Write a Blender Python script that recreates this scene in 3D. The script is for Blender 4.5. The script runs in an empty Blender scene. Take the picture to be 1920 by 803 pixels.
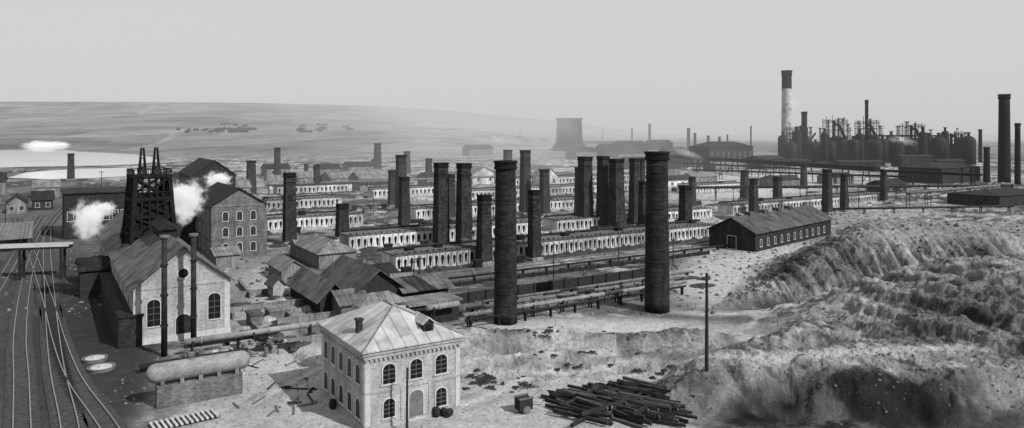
import bpy, math, random
import numpy as np
from mathutils import Vector
random.seed(7)
R=random.random
F=1371.0; H=30.0; HY=250.0
TH=math.radians(32.7)
scn=bpy.context.scene
COL=scn.collection

# ---------------------------------------------------------------- helpers projecting image pixels onto the ground plane
def G(px,py,z=0.0):
    d=F*(H-z)/(py-HY); return ((px-960)/F*d, d)
def along(cx,cy,dx,dy,px):
    t=(px-960)/F; return (t*cy-cx)/(dx-t*dy)

# ---------------------------------------------------------------- materials
def nd(nt,t,**k):
    n=nt.nodes.new(t)
    for a,b in k.items(): setattr(n,a,b)
    return n
def mth(nt,op,a,b=None,c=None,clamp=False):
    n=nd(nt,'ShaderNodeMath',operation=op); n.use_clamp=clamp
    for i,v in enumerate((a,b,c)):
        if v is None: continue
        if isinstance(v,(int,float)): n.inputs[i].default_value=v
        else: nt.links.new(v,n.inputs[i])
    return n.outputs[0]
def noise(nt,vec,scale,detail=5,rough=.6):
    n=nd(nt,'ShaderNodeTexNoise'); n.inputs['Scale'].default_value=scale; n.inputs['Detail'].default_value=detail; n.inputs['Roughness'].default_value=rough
    nt.links.new(vec,n.inputs['Vector']); return n.outputs['Fac']
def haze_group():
    g=bpy.data.node_groups.new('painted_haze','ShaderNodeTree')  # haze painted as pale emission mixed into each surface by world position
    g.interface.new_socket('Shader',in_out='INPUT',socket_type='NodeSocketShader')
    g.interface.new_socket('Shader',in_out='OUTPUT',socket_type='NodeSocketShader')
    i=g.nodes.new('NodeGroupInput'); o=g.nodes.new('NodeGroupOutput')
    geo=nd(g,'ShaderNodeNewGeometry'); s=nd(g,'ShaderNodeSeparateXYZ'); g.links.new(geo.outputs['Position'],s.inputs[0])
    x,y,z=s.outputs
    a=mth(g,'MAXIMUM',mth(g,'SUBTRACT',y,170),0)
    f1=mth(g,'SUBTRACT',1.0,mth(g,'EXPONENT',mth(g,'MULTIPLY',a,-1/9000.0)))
    # smoke belt over the mid valley, painted as pale glow on the surfaces
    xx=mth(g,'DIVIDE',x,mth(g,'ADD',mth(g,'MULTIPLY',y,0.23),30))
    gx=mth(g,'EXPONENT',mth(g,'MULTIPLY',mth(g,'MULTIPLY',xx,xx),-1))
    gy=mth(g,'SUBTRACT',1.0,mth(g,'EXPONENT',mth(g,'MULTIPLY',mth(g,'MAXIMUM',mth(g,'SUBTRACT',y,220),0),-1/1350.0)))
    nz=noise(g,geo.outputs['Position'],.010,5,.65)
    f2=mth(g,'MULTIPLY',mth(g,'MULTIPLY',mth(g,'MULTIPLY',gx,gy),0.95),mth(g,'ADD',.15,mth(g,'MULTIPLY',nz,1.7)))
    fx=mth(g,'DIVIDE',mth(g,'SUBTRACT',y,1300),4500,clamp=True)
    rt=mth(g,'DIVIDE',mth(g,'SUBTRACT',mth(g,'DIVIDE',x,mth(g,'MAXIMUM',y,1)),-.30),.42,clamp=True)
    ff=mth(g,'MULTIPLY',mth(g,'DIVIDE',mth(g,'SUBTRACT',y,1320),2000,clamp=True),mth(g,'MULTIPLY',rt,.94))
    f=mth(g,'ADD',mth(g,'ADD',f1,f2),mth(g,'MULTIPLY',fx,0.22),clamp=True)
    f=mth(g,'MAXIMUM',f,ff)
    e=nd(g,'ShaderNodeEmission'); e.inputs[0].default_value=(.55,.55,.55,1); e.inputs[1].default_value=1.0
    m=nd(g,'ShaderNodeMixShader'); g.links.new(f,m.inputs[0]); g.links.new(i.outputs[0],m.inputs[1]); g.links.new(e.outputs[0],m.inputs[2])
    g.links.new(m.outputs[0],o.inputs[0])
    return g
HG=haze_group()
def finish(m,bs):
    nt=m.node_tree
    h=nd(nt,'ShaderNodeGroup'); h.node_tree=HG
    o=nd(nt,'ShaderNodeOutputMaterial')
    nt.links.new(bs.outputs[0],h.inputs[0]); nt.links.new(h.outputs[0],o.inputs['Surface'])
def newmat(name,rough=.9,metal=0):
    m=bpy.data.materials.new(name); m.use_nodes=True; m.node_tree.nodes.clear()
    b=nd(m.node_tree,'ShaderNodeBsdfPrincipled'); b.inputs['Roughness'].default_value=rough; b.inputs['Metallic'].default_value=metal
    b.inputs['Specular IOR Level'].default_value=.12
    return m,m.node_tree,b
def grey(nt,val):
    c=nd(nt,'ShaderNodeCombineColor')
    for k in range(3): nt.links.new(val,c.inputs[k])
    return c.outputs[0]
def mottled(name,lo,hi,scale=.6,rough=.9,bump=.3,metal=0,streak=False,patch=0):
    m,nt,b=newmat(name,rough,metal)
    tc=nd(nt,'ShaderNodeTexCoord'); v=tc.outputs['Object']
    if streak:
        mp=nd(nt,'ShaderNodeMapping'); mp.inputs['Scale'].default_value=(1,1,.18); nt.links.new(v,mp.inputs[0]); v=mp.outputs[0]
    n1=noise(nt,v,scale,6,.7); n2=noise(nt,v,scale*6,3,.6)
    s=mth(nt,'ADD',mth(nt,'MULTIPLY',n1,.6),mth(nt,'MULTIPLY',n2,.4))
    mr=nd(nt,'ShaderNodeMapRange'); mr.inputs[1].default_value=.38; mr.inputs[2].default_value=.62; mr.inputs[3].default_value=lo; mr.inputs[4].default_value=hi
    nt.links.new(s,mr.inputs[0]); val=mr.outputs[0]
    if patch:
        geo=nd(nt,'ShaderNodeNewGeometry'); n3=noise(nt,geo.outputs['Position'],.05,5,.7)
        pr=nd(nt,'ShaderNodeMapRange'); pr.inputs[1].default_value=.40; pr.inputs[2].default_value=.58; pr.inputs[3].default_value=1-patch; pr.inputs[4].default_value=1.1
        nt.links.new(n3,pr.inputs[0]); val=mth(nt,'MULTIPLY',val,pr.outputs[0])
    nt.links.new(grey(nt,val),b.inputs['Base Color'])
    bp=nd(nt,'ShaderNodeBump'); bp.inputs['Strength'].default_value=bump; bp.inputs['Distance'].default_value=.1
    nt.links.new(n2,bp.inputs['Height']); nt.links.new(bp.outputs[0],b.inputs['Normal'])
    finish(m,b); return m
def brick(name,c1,c2,mortar,bw=.5,bh=.16,soot=.5,sootscale=.25):
    m,nt,b=newmat(name,.92)
    tc=nd(nt,'ShaderNodeTexCoord'); s=nd(nt,'ShaderNodeSeparateXYZ'); nt.links.new(tc.outputs['Object'],s.inputs[0])
    cb=nd(nt,'ShaderNodeCombineXYZ'); nt.links.new(mth(nt,'ADD',s.outputs[0],s.outputs[1]),cb.inputs[0]); nt.links.new(s.outputs[2],cb.inputs[1])
    bt=nd(nt,'ShaderNodeTexBrick'); bt.inputs['Scale'].default_value=1; bt.inputs['Brick Width'].default_value=bw; bt.inputs['Row Height'].default_value=bh
    bt.inputs['Mortar Size'].default_value=.012; bt.inputs['Color1'].default_value=(c1,)*3+(1,); bt.inputs['Color2'].default_value=(c2,)*3+(1,); bt.inputs['Mortar'].default_value=(mortar,)*3+(1,)
    nt.links.new(cb.outputs[0],bt.inputs['Vector'])
    mp=nd(nt,'ShaderNodeMapping'); mp.inputs['Scale'].default_value=(1,1,.35); nt.links.new(tc.outputs['Object'],mp.inputs[0])
    n=noise(nt,mp.outputs[0],sootscale*2,7,.75)
    mr=nd(nt,'ShaderNodeMapRange'); mr.inputs[1].default_value=.35; mr.inputs[2].default_value=.62; mr.inputs[3].default_value=1-soot; mr.inputs[4].default_value=1.1
    nt.links.new(n,mr.inputs[0])
    mx=nd(nt,'ShaderNodeVectorMath',operation='MULTIPLY'); nt.links.new(bt.outputs['Color'],mx.inputs[0]); nt.links.new(grey(nt,mr.outputs[0]),mx.inputs[1])
    nt.links.new(mx.outputs[0],b.inputs['Base Color'])
    bp=nd(nt,'ShaderNodeBump'); bp.inputs['Strength'].default_value=.4; bp.inputs['Distance'].default_value=.03
    nt.links.new(bt.outputs['Fac'],bp.inputs['Height']); bp.invert=True; nt.links.new(bp.outputs[0],b.inputs['Normal'])
    finish(m,b); return m
def seamed(name,lo,hi,period=.9,rough=.7,depth=.5,cross=0):
    m,nt,b=newmat(name,rough)
    tc=nd(nt,'ShaderNodeTexCoord'); s=nd(nt,'ShaderNodeSeparateXYZ'); nt.links.new(tc.outputs['Object'],s.inputs[0])
    q=nd(nt,'ShaderNodeSeparateXYZ'); nt.links.new(tc.outputs['Normal'],q.inputs[0])
    sel=mth(nt,'GREATER_THAN',mth(nt,'ABSOLUTE',q.outputs[0]),mth(nt,'ABSOLUTE',q.outputs[1]))
    mix=nd(nt,'ShaderNodeMix'); nt.links.new(sel,mix.inputs[0]); nt.links.new(s.outputs[0],mix.inputs[2]); nt.links.new(s.outputs[1],mix.inputs[3])
    fr=mth(nt,'FRACT',mth(nt,'DIVIDE',mix.outputs[0],period))
    seam=mth(nt,'LESS_THAN',fr,.14)
    cell=mth(nt,'FLOOR',mth(nt,'DIVIDE',mix.outputs[0],period))
    wn=nd(nt,'ShaderNodeTexWhiteNoise'); wn.noise_dimensions='2D'
    cv=nd(nt,'ShaderNodeCombineXYZ'); nt.links.new(cell,cv.inputs[0]); nt.links.new(mth(nt,'FLOOR',mth(nt,'DIVIDE',s.outputs[2],1.1)),cv.inputs[1]); nt.links.new(cv.outputs[0],wn.inputs['Vector'])
    n=noise(nt,tc.outputs['Object'],.35,6,.75)
    t=mth(nt,'ADD',mth(nt,'MULTIPLY',mth(nt,'SUBTRACT',n,.35),2.2),mth(nt,'MULTIPLY',wn.outputs[0],.4))
    mr=nd(nt,'ShaderNodeMapRange'); mr.inputs[1].default_value=.1; mr.inputs[2].default_value=1; mr.inputs[3].default_value=lo; mr.inputs[4].default_value=hi
    nt.links.new(t,mr.inputs[0])
    val=mth(nt,'MULTIPLY',mr.outputs[0],mth(nt,'SUBTRACT',1,mth(nt,'MULTIPLY',seam,depth)))
    nt.links.new(grey(nt,val),b.inputs['Base Color'])
    bp=nd(nt,'ShaderNodeBump'); bp.inputs['Distance'].default_value=.06; bp.inputs['Strength'].default_value=.6
    nt.links.new(seam,bp.inputs['Height']); nt.links.new(bp.outputs[0],b.inputs['Normal'])
    finish(m,b); return m

M=dict(
 bricklight=brick('pale_brick',.28,.44,.20,.32,.11,.40),
 brickmid=brick('sooty_brick',.10,.20,.08,.4,.14,.6),
 brickdark=brick('dark_brick',.02,.04,.02,.5,.2,.5),
 chim=brick('chimney_brick',.018,.055,.010,.6,.25,.6,.3),
 chimround=brick('round_chimney_brick',.010,.032,.036,.6,.3,.5,.5),
 soot=mottled('black_soot',.004,.016,.8),
 stove=mottled('sooty_plate_iron',.004,.026,.25,.8,.3,0,True),
 iron=mottled('dark_iron',.008,.03,1.2,.6,.2),
 stack=mottled('limewashed_stack',.14,.5,.05),
 tank=mottled('dull_grey_iron',.07,.17,.7,.6,.2),
 paletank=mottled('pale_painted_iron',.12,.26,.7,.6,.2),
 stone=mottled('pale_stone',.30,.46,1.0),
 plaster=mottled('limewash_dirty',.20,.72,1.3,.9,.2,0,True,.5),
 darkplaster=mottled('grey_render',.06,.22,.4,.9,.2,0,True),
 glass=mottled('dark_pane',.005,.015,1,.3,0),
 frame=mottled('painted_frame',.10,.18,2),
 wood=mottled('weathered_wood',.06,.15,1.5,.9,.4),
 darkwood=mottled('tarred_wood',.012,.035,1.5,.9,.4),
 logend=mottled('cut_timber',.06,.14,3),
 log=mottled('bark',.008,.04,.7,.95,.6),
 loggrey=mottled('weathered_bark',.03,.10,.7,.95,.6),
 metalroof=seamed('pale_sheet_roof',.20,.46,1.4,.6,.3),
 boardroof=seamed('board_roof',.03,.11,.5,.9,.5),
 engineroof=seamed('worn_sheet_roof',.04,.15,1.1,.8,.4),
 oldroof=seamed('grey_sheet_roof',.07,.23,.9,.8,.4),
 blackroof=seamed('tar_roof',.008,.03,1.0,.8,.4),
 rail=mottled('rail_steel',.18,.32,2,.4,0,.5),
 sleeper=mottled('sleeper_wood',.03,.08,2),
 ballast=mottled('cinder_ballast',.02,.075,1.8,1,.8),
 coke=mottled('coke_breeze',.015,.07,.7,1,.8),
 ash=mottled('ash',.12,.38,.6,1,.8),
 rock=mottled('stony_rubble',.08,.22,.35,1,.8),
 darkrock=mottled('dark_rubble',.02,.10,.35,1,.8),
 leaf=mottled('scrub_leaf',.02,.06,1.5,1,.5),
 deck=mottled('battery_deck',.03,.15,.5,1,.6,0,False,.5),
)

# ---------------------------------------------------------------- mesh builder
class MB:
    def __init__(s): s.v=[]; s.f=[]
    def add(s,vs,fs):
        o=len(s.v); s.v+= [tuple(p) for p in vs]; s.f+=[tuple(i+o for i in f) for f in fs]; return s
    def box(s,x0,y0,z0,x1,y1,z1):
        return s.add([(x0,y0,z0),(x1,y0,z0),(x1,y1,z0),(x0,y1,z0),(x0,y0,z1),(x1,y0,z1),(x1,y1,z1),(x0,y1,z1)],
          [(0,3,2,1),(4,5,6,7),(0,1,5,4),(1,2,6,5),(2,3,7,6),(3,0,4,7)])
    def frus(s,cx,cy,z0,z1,a0,a1,b0=None,b1=None):
        b0=a0 if b0 is None else b0; b1=a1 if b1 is None else b1
        a0/=2;a1/=2;b0/=2;b1/=2
        return s.add([(cx-a0,cy-b0,z0),(cx+a0,cy-b0,z0),(cx+a0,cy+b0,z0),(cx-a0,cy+b0,z0),(cx-a1,cy-b1,z1),(cx+a1,cy-b1,z1),(cx+a1,cy+b1,z1),(cx-a1,cy+b1,z1)],
          [(0,3,2,1),(4,5,6,7),(0,1,5,4),(1,2,6,5),(2,3,7,6),(3,0,4,7)])
    def tube(s,p0,p1,r0,r1=None,n=12):
        r1=r0 if r1 is None else r1
        p0=Vector(p0);p1=Vector(p1);d=(p1-p0).normalized()
        up=Vector((0,0,1)) if abs(d.z)<.9 else Vector((1,0,0))
        a=d.cross(up).normalized(); b=d.cross(a)
        vs=[]
        for p,r in((p0,r0),(p1,r1)):
            for i in range(n):
                t=2*math.pi*(i+.5)/n; vs.append(p+a*math.cos(t)*r+b*math.sin(t)*r)
        fs=[(i,i+n,(i+1)%n+n,(i+1)%n) for i in range(n)]+[tuple(range(n)),tuple(range(2*n-1,n-1,-1))]
        return s.add(vs,fs)
    def lathe(s,prof,n=24,cx=0,cy=0):
        vs=[];k=len(prof)
        for r,z in prof:
            for i in range(n):
                t=2*math.pi*i/n; vs.append((cx+r*math.cos(t),cy+r*math.sin(t),z))
        fs=[]
        for j in range(k-1):
            for i in range(n):
                fs.append((j*n+i,j*n+(i+1)%n,(j+1)*n+(i+1)%n,(j+1)*n+i))
        fs.append(tuple(range(n-1,-1,-1))); fs.append(tuple((k-1)*n+i for i in range(n)))
        return s.add(vs,fs)
    def beam(s,p0,p1,w): return s.tube(p0,p1,w*.6,w*.6,4)
    def prism(s,poly,y0,y1):   # poly in xz, extruded in y
        n=len(poly); vs=[(x,y0,z) for x,z in poly]+[(x,y1,z) for x,z in poly]
        return s.add(vs,[tuple(range(n)),tuple(range(2*n-1,n-1,-1))]+[(i,i+n,(i+1)%n+n,(i+1)%n) for i in range(n)])
    def prismx(s,poly,x0,x1):  # poly in yz, extruded in x
        n=len(poly); vs=[(x0,y,z) for y,z in poly]+[(x1,y,z) for y,z in poly]
        return s.add(vs,[tuple(range(n-1,-1,-1)),tuple(range(n,2*n))]+[(i,(i+1)%n,(i+1)%n+n,i+n) for i in range(n)])
    def mesh(s,name,mat,smooth=False):
        m=bpy.data.meshes.new(name); m.from_pydata(s.v,[],s.f); m.materials.append(M[mat] if isinstance(mat,str) else mat)
        m.validate(); 
        if smooth: m.polygons.foreach_set('use_smooth',[True]*len(m.polygons))
        m.update(); return m
def obj(name,me,loc=(0,0,0),rz=0,parent=None,label=None,cat=None,group=None,kind=None,rot=None,scale=None):
    o=bpy.data.objects.new(name,me); COL.objects.link(o); o.location=loc
    o.rotation_euler=rot if rot else (0,0,rz)
    if scale: o.scale=scale
    if parent: o.parent=parent
    if label: o['label']=label
    if cat: o['category']=cat
    if group: o['group']=group
    if kind: o['kind']=kind
    return o
def smoothcyl(me):
    me.polygons.foreach_set('use_smooth',[len(p.vertices)==4 for p in me.polygons])

# ---------------------------------------------------------------- terrain
def vnoise(x,y,seed=0):
    xi=np.floor(x);yi=np.floor(y);xf=x-xi;yf=y-yi
    def h(a,b): 
        v=np.sin(a*127.1+b*311.7+seed*74.7)*43758.5453; return v-np.floor(v)
    u=xf*xf*(3-2*xf);v=yf*yf*(3-2*yf)
    return (h(xi,yi)*(1-u)+h(xi+1,yi)*u)*(1-v)+(h(xi,yi+1)*(1-u)+h(xi+1,yi+1)*u)*v
def fbm(x,y,o=5,seed=0,g=.5):
    a=1;t=0;n=0
    for k in range(o):
        t=t+a*vnoise(x*2**k+k*17.3,y*2**k-k*9.1,seed+k); n+=a; a*=g
    return t/n
def ridged(x,y,o=4,seed=0):
    a=1;t=0;n=0
    for k in range(o):
        t=t+a*(1-np.abs(2*vnoise(x*2**k+k*11.3,y*2**k-k*5.1,seed+k)-1)); n+=a; a*=.55
    return t/n
def ss(a,b,x): t=np.clip((x-a)/(b-a),0,1); return t*t*(3-2*t)
def height(x,y):
    x=np.asarray(x,float);y=np.asarray(y,float)
    wx=x+1.8*(fbm(x*.13,y*.13,4,3)-.5)*2; wy=y+1.8*(fbm(x*.15,y*.15,4,5)-.5)*2
    # big spoil heap: even ramp to the left, broad crest, steep gullied front
    a=np.clip((wx-(35.5+.50*(wy-128)))/27,0,1); b_=np.clip((wy-125)/15,0,1)
    m1=a*b_/np.maximum((a**5+b_**5)**(1/5),1e-4)*1.148
    m1=np.clip(m1,0,1.06)*ss(178,158,wy)
    z=10.3*m1
    slope=np.clip(m1*5,0,1)*(.12+.88*ss(1.05,.88,m1))
    gul=ridged(x*.50+y*.03+.7*fbm(x*.1,y*.1,2,5),y*.06,5,8)
    z=z-(1-gul)*2.2*slope+.5*m1
    z=z+.6*np.clip(m1*4,0,1)*(fbm(x*.06,y*.07,3,12)-.5)*2
    z=z+1.2*np.exp(-((x-76)/10)**2-((y-150)/9)**2)
    # near terrace with an uneven scarp
    sh=2.0*(fbm(x*.10,x*0+4,3,44)-.5)*2
    m2=ss(14,23,wx-np.clip(wy-85,0,30)*1.1)*ss(76.5+sh,80.5+sh*.6,wy)*ss(114,100,wy)
    z2=3.9*m2
    # near heap, rising to meet the flank of the big one
    m3=ss(40,72,wx+.35*(wy-92))*ss(58,98,wy)
    back=ss(127,108,wy); m3b=m3*np.maximum(back,.6*ss(56,80,x))
    z3=11*m3b*ss(142,126,wy)
    z=np.maximum(z,np.maximum(z2,z3))
    mm=np.clip(np.maximum(m2,m3)*1.5,0,1)*ss(130,118,wy)
    g2=ridged(x*.34+y*.18,y*.14-x*.05,6,21)
    z=z+mm*(g2-.62)*1.9*np.clip(.35+m3,0,1)
    # cut ledges
    tz=z/1.9; z=z+mm*np.clip(m3*2.5,0,1)*.55*(ss(.25,.75,tz-np.floor(tz))-(tz-np.floor(tz)))*1.9
    z=z-4.6*np.exp(-((x-37)/3.6)**2-((y-93)/2.6)**2)
    z=z-1.8*np.exp(-((x-47)/1.8)**2-((y-98)/6)**2)
    z=z-2.2*np.exp(-((x-30)/2.6)**2-((y-80)/2.2)**2)-1.8*np.exp(-((x-44)/3)**2-((y-78)/3)**2)
    # cut banks across the middle, on which the gas mains stand
    bk=ss(-14,-5,x)*ss(36,27,x)
    edge=99.5+2.6*(fbm(x*.13,x*0+3,3,61)-.5)*2
    z=z+bk*1.7*ss(edge-2.2,edge+.8,y)*ss(109.5,103,y)
    edge2=94+3.4*(fbm(x*.16,x*0+8,3,67)-.5)*2
    z=z+bk*1.2*ss(edge2-1.4,edge2+1.,y)*ss(edge+4,edge,y)
    z=z-bk*1.3*np.exp(-((x+1)/3.5)**2-((y-97.5)/1.6)**2)
    z=z-bk*1.2*np.exp(-((x-14)/3.0)**2-((y-96.5)/1.4)**2)
    rough=np.clip(mm+np.clip(m1*5,0,1)+bk*ss(86,92,y)*ss(106,102,y)*.8,0,1)
    z=z+rough*((fbm(x*.9,y*.9,4,88,.62)-.5)*.9+(ridged(x*.6+y*.12,y*.5,4,99)-.5)*.9)
    near=ss(400,200,y)
    z=z+near*((fbm(x*.12,y*.12,4,1)-.5)*.6)*ss(-45,-10,x)*ss(96,90,y)
    z=z+near*(fbm(x*.9,y*.9,3,2)-.5)*.10
    # shallow trenches between the engine house and the brick house
    for (tx,ty,tl,ta) in ((-36,104,13,.57),(-33,112,11,2.1),(-29,99,9,2.1)):
        u=(x-tx)*math.cos(ta)+(y-ty)*math.sin(ta); v_=-(x-tx)*math.sin(ta)+(y-ty)*math.cos(ta)
        z=z-.9*np.exp(-(v_/.7)**2)*ss(tl/2+1,tl/2,np.abs(u))
    # valley side and far downs
    t=x/np.maximum(y,1)
    tt=[-1.3,-.9,-.7,-.5,-.35,-.19,-.12,-.05,.05,.2,.35,1.3]
    off=np.interp(t,tt,[62,61,60,59,57,52,46,38,24,9,2,2])
    D=4200.
    hz=30+off/F*D*1.0
    r=np.clip((y-1290)/(D-1290),0,1)
    r=r**1.1
    hill=hz*r*np.clip(off/20,0,1)
    hill=hill+r*(1-r)*np.clip(off/40,0,1)*(fbm(x/900,y/900,5,9)-.5)*260
    hill=hill*np.where(y>D,ss(9000,D,y)*.9+.1,1)
    return z+hill
tr=np.concatenate([np.linspace(-1.45,-.72,80),np.linspace(-.715,-.12,280),np.linspace(-.118,.74,760),np.linspace(.75,1.45,80)])
dd=np.concatenate([np.geomspace(22,72,90),np.geomspace(72.4,200,500),np.geomspace(201,14000,260)])
T,Dg=np.meshgrid(tr,dd)
X=T*np.maximum(Dg,60)**1.0; Y=Dg
Z=height(X,Y)
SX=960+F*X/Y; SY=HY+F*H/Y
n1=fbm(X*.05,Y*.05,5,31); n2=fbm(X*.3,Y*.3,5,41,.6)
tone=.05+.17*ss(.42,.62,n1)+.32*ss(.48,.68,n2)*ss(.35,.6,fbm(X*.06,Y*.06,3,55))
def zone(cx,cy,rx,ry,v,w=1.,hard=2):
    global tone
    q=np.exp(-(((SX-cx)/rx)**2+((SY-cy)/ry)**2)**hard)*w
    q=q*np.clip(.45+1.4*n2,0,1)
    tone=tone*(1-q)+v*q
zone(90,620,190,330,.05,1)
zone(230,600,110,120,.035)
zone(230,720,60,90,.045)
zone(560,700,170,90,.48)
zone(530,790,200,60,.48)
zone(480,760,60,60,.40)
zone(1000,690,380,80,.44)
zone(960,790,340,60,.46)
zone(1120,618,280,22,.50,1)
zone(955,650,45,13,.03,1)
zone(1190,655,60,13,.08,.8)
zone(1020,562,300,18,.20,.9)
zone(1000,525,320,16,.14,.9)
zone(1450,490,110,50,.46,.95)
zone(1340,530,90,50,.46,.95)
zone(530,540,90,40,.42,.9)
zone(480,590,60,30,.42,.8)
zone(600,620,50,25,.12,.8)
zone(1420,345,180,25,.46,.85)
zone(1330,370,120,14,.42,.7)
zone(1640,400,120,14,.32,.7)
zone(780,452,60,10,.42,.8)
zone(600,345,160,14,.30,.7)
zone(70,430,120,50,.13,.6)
# worn cart paths across the near ground
for (x0_,y0_,x1_,y1_) in ((870,690,1260,668),(870,760,1010,700),(1010,700,1270,690),(470,760,600,690)):
    a0_=G(x0_,y0_);a1_=G(x1_,y1_); L2=(a1_[0]-a0_[0])**2+(a1_[1]-a0_[1])**2
    tp=np.clip(((X-a0_[0])*(a1_[0]-a0_[0])+(Y-a0_[1])*(a1_[1]-a0_[1]))/L2,0,1)
    dq=np.hypot(X-a0_[0]-tp*(a1_[0]-a0_[0]),Y-a0_[1]-tp*(a1_[1]-a0_[1]))+1.2*(n1-.5)
    for o_,v_ in ((0,.56),(1.3,.30)):
        q=np.exp(-((dq-o_)/.5)**2)*.7; tone=tone*(1-q)+v_*q
# spoil heaps: eroded earth with darker gullied faces
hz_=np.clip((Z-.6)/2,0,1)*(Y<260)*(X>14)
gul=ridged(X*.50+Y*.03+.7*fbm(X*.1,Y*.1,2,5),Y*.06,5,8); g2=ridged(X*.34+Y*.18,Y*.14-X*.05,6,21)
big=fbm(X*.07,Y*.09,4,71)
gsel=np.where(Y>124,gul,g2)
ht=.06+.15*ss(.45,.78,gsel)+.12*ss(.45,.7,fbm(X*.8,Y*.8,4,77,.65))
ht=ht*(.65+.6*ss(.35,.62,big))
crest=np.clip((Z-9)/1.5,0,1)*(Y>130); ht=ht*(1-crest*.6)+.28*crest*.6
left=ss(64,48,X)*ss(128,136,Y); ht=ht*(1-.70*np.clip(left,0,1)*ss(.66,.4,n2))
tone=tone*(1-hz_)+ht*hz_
bank=(X>-14)*(X<36)*ss(86,92,Y)*ss(102,99,Y)*np.clip(fbm(X*.25,Y*.45,4,15)*2.8-1.0,0,1)
tone=tone*(1-bank*.75)+.10*bank*.75
road=np.exp(-((Y-121.5-2*np.sin(X*.1))/1.8)**2)*ss(20,34,X)*ss(75,60,X); tone=tone*(1-road)+.46*road
road=np.exp(-((Y-86.5-1.5*np.sin(X*.15))/1.8)**2)*ss(12,20,X)*ss(64,50,X); tone=tone*(1-road)+.46*road
sc=ss(81.5,79.,Y)*ss(64,70,Y)*ss(15,20,X)*ss(56,44,X)*ss(.24,.46,fbm(X*.16,Y*.2,4,33))*.95; tone=tone*(1-sc)+(.015+.10*ss(.4,.65,n2))*sc
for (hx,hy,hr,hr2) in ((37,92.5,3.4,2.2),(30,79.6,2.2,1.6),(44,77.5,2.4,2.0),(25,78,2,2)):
    hollow_shade=np.exp(-((X-hx)/hr)**2-((Y-hy)/hr2)**2); tone=tone*(1-hollow_shade)+.008*hollow_shade  # shade of the dug hollows painted near black into the tone
me=bpy.data.meshes.new('ground')
nr,nc=X.shape
me.vertices.add(nr*nc); me.vertices.foreach_set('co',np.stack([X,Y,Z],-1).ravel().astype(np.float32))
idx=np.arange(nr*nc).reshape(nr,nc)
q=np.stack([idx[:-1,:-1],idx[:-1,1:],idx[1:,1:],idx[1:,:-1]],-1).reshape(-1,4)
me.loops.add(q.size); me.loops.foreach_set('vertex_index',q.ravel().astype(np.int32))
me.polygons.add(len(q)); me.polygons.foreach_set('loop_start',(np.arange(len(q))*4).astype(np.int32)); me.polygons.foreach_set('loop_total',np.full(len(q),4,np.int32))
me.polygons.foreach_set('use_smooth',np.ones(len(q),bool))
me.update(); me.validate()
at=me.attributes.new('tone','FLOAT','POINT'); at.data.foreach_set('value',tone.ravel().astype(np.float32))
m,nt,b=newmat('ground_earth',1)
a=nd(nt,'ShaderNodeAttribute'); a.attribute_name='tone'
geo=nd(nt,'ShaderNodeNewGeometry'); P=geo.outputs['Position']
s=nd(nt,'ShaderNodeSeparateXYZ'); nt.links.new(P,s.inputs[0])
mp=nd(nt,'ShaderNodeMapping'); mp.inputs['Scale'].default_value=(1/240,1/620,0); mp.inputs['Rotation'].default_value=(0,0,.5)
wr=nd(nt,'ShaderNodeTexNoise'); wr.inputs['Scale'].default_value=.001; nt.links.new(P,wr.inputs['Vector'])
wm_=nd(nt,'ShaderNodeVectorMath',operation='MULTIPLY_ADD'); nt.links.new(wr.outputs['Color'],wm_.inputs[0]); wm_.inputs[1].default_value=(400,400,0); nt.links.new(P,wm_.inputs[2]); nt.links.new(wm_.outputs[0],mp.inputs[0])
vor=nd(nt,'ShaderNodeTexVoronoi'); vor.inputs['Scale'].default_value=1; nt.links.new(mp.outputs[0],vor.inputs['Vector'])
ve=nd(nt,'ShaderNodeTexVoronoi'); ve.feature='DISTANCE_TO_EDGE'; nt.links.new(mp.outputs[0],ve.inputs['Vector']); ve.inputs['Scale'].default_value=.45
lane=mth(nt,'LESS_THAN',ve.outputs['Distance'],.010)
vs_=nd(nt,'ShaderNodeSeparateColor'); nt.links.new(vor.outputs['Color'],vs_.inputs[0])
nf=noise(nt,P,.004,8,.7)
field=mth(nt,'ADD',.05,mth(nt,'ADD',mth(nt,'MULTIPLY',vs_.outputs[0],.08),mth(nt,'MULTIPLY',mth(nt,'MAXIMUM',mth(nt,'SUBTRACT',nf,.38),0),.45)))
field=mth(nt,'ADD',field,mth(nt,'MULTIPLY',lane,.06))
far=nd(nt,'ShaderNodeMapRange'); far.inputs[1].default_value=700; far.inputs[2].default_value=1150; nt.links.new(s.outputs[1],far.inputs[0])
na=noise(nt,P,.5,8,.72); nb=noise(nt,P,2.6,6,.75)
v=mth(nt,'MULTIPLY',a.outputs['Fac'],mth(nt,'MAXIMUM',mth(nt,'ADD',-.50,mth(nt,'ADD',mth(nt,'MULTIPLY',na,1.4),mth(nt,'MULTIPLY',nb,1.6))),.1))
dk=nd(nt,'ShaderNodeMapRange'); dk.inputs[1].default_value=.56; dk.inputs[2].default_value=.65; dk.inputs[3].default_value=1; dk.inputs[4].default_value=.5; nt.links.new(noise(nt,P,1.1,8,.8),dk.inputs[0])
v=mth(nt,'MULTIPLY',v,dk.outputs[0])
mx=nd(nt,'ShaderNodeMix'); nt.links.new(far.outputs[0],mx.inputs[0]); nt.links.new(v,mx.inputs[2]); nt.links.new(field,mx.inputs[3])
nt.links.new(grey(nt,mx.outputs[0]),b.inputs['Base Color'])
bp=nd(nt,'ShaderNodeBump'); bp.inputs['Distance'].default_value=1.0; bp.inputs['Strength'].default_value=1.0; nt.links.new(mth(nt,'ADD',na,mth(nt,'MULTIPLY',nb,.4)),bp.inputs['Height']); nt.links.new(bp.outputs[0],b.inputs['Normal'])
finish(m,b); me.materials.append(m)
obj('ground',me,kind='structure')
def gz(x,y): return float(height(np.array([x]),np.array([y]))[0])

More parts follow.
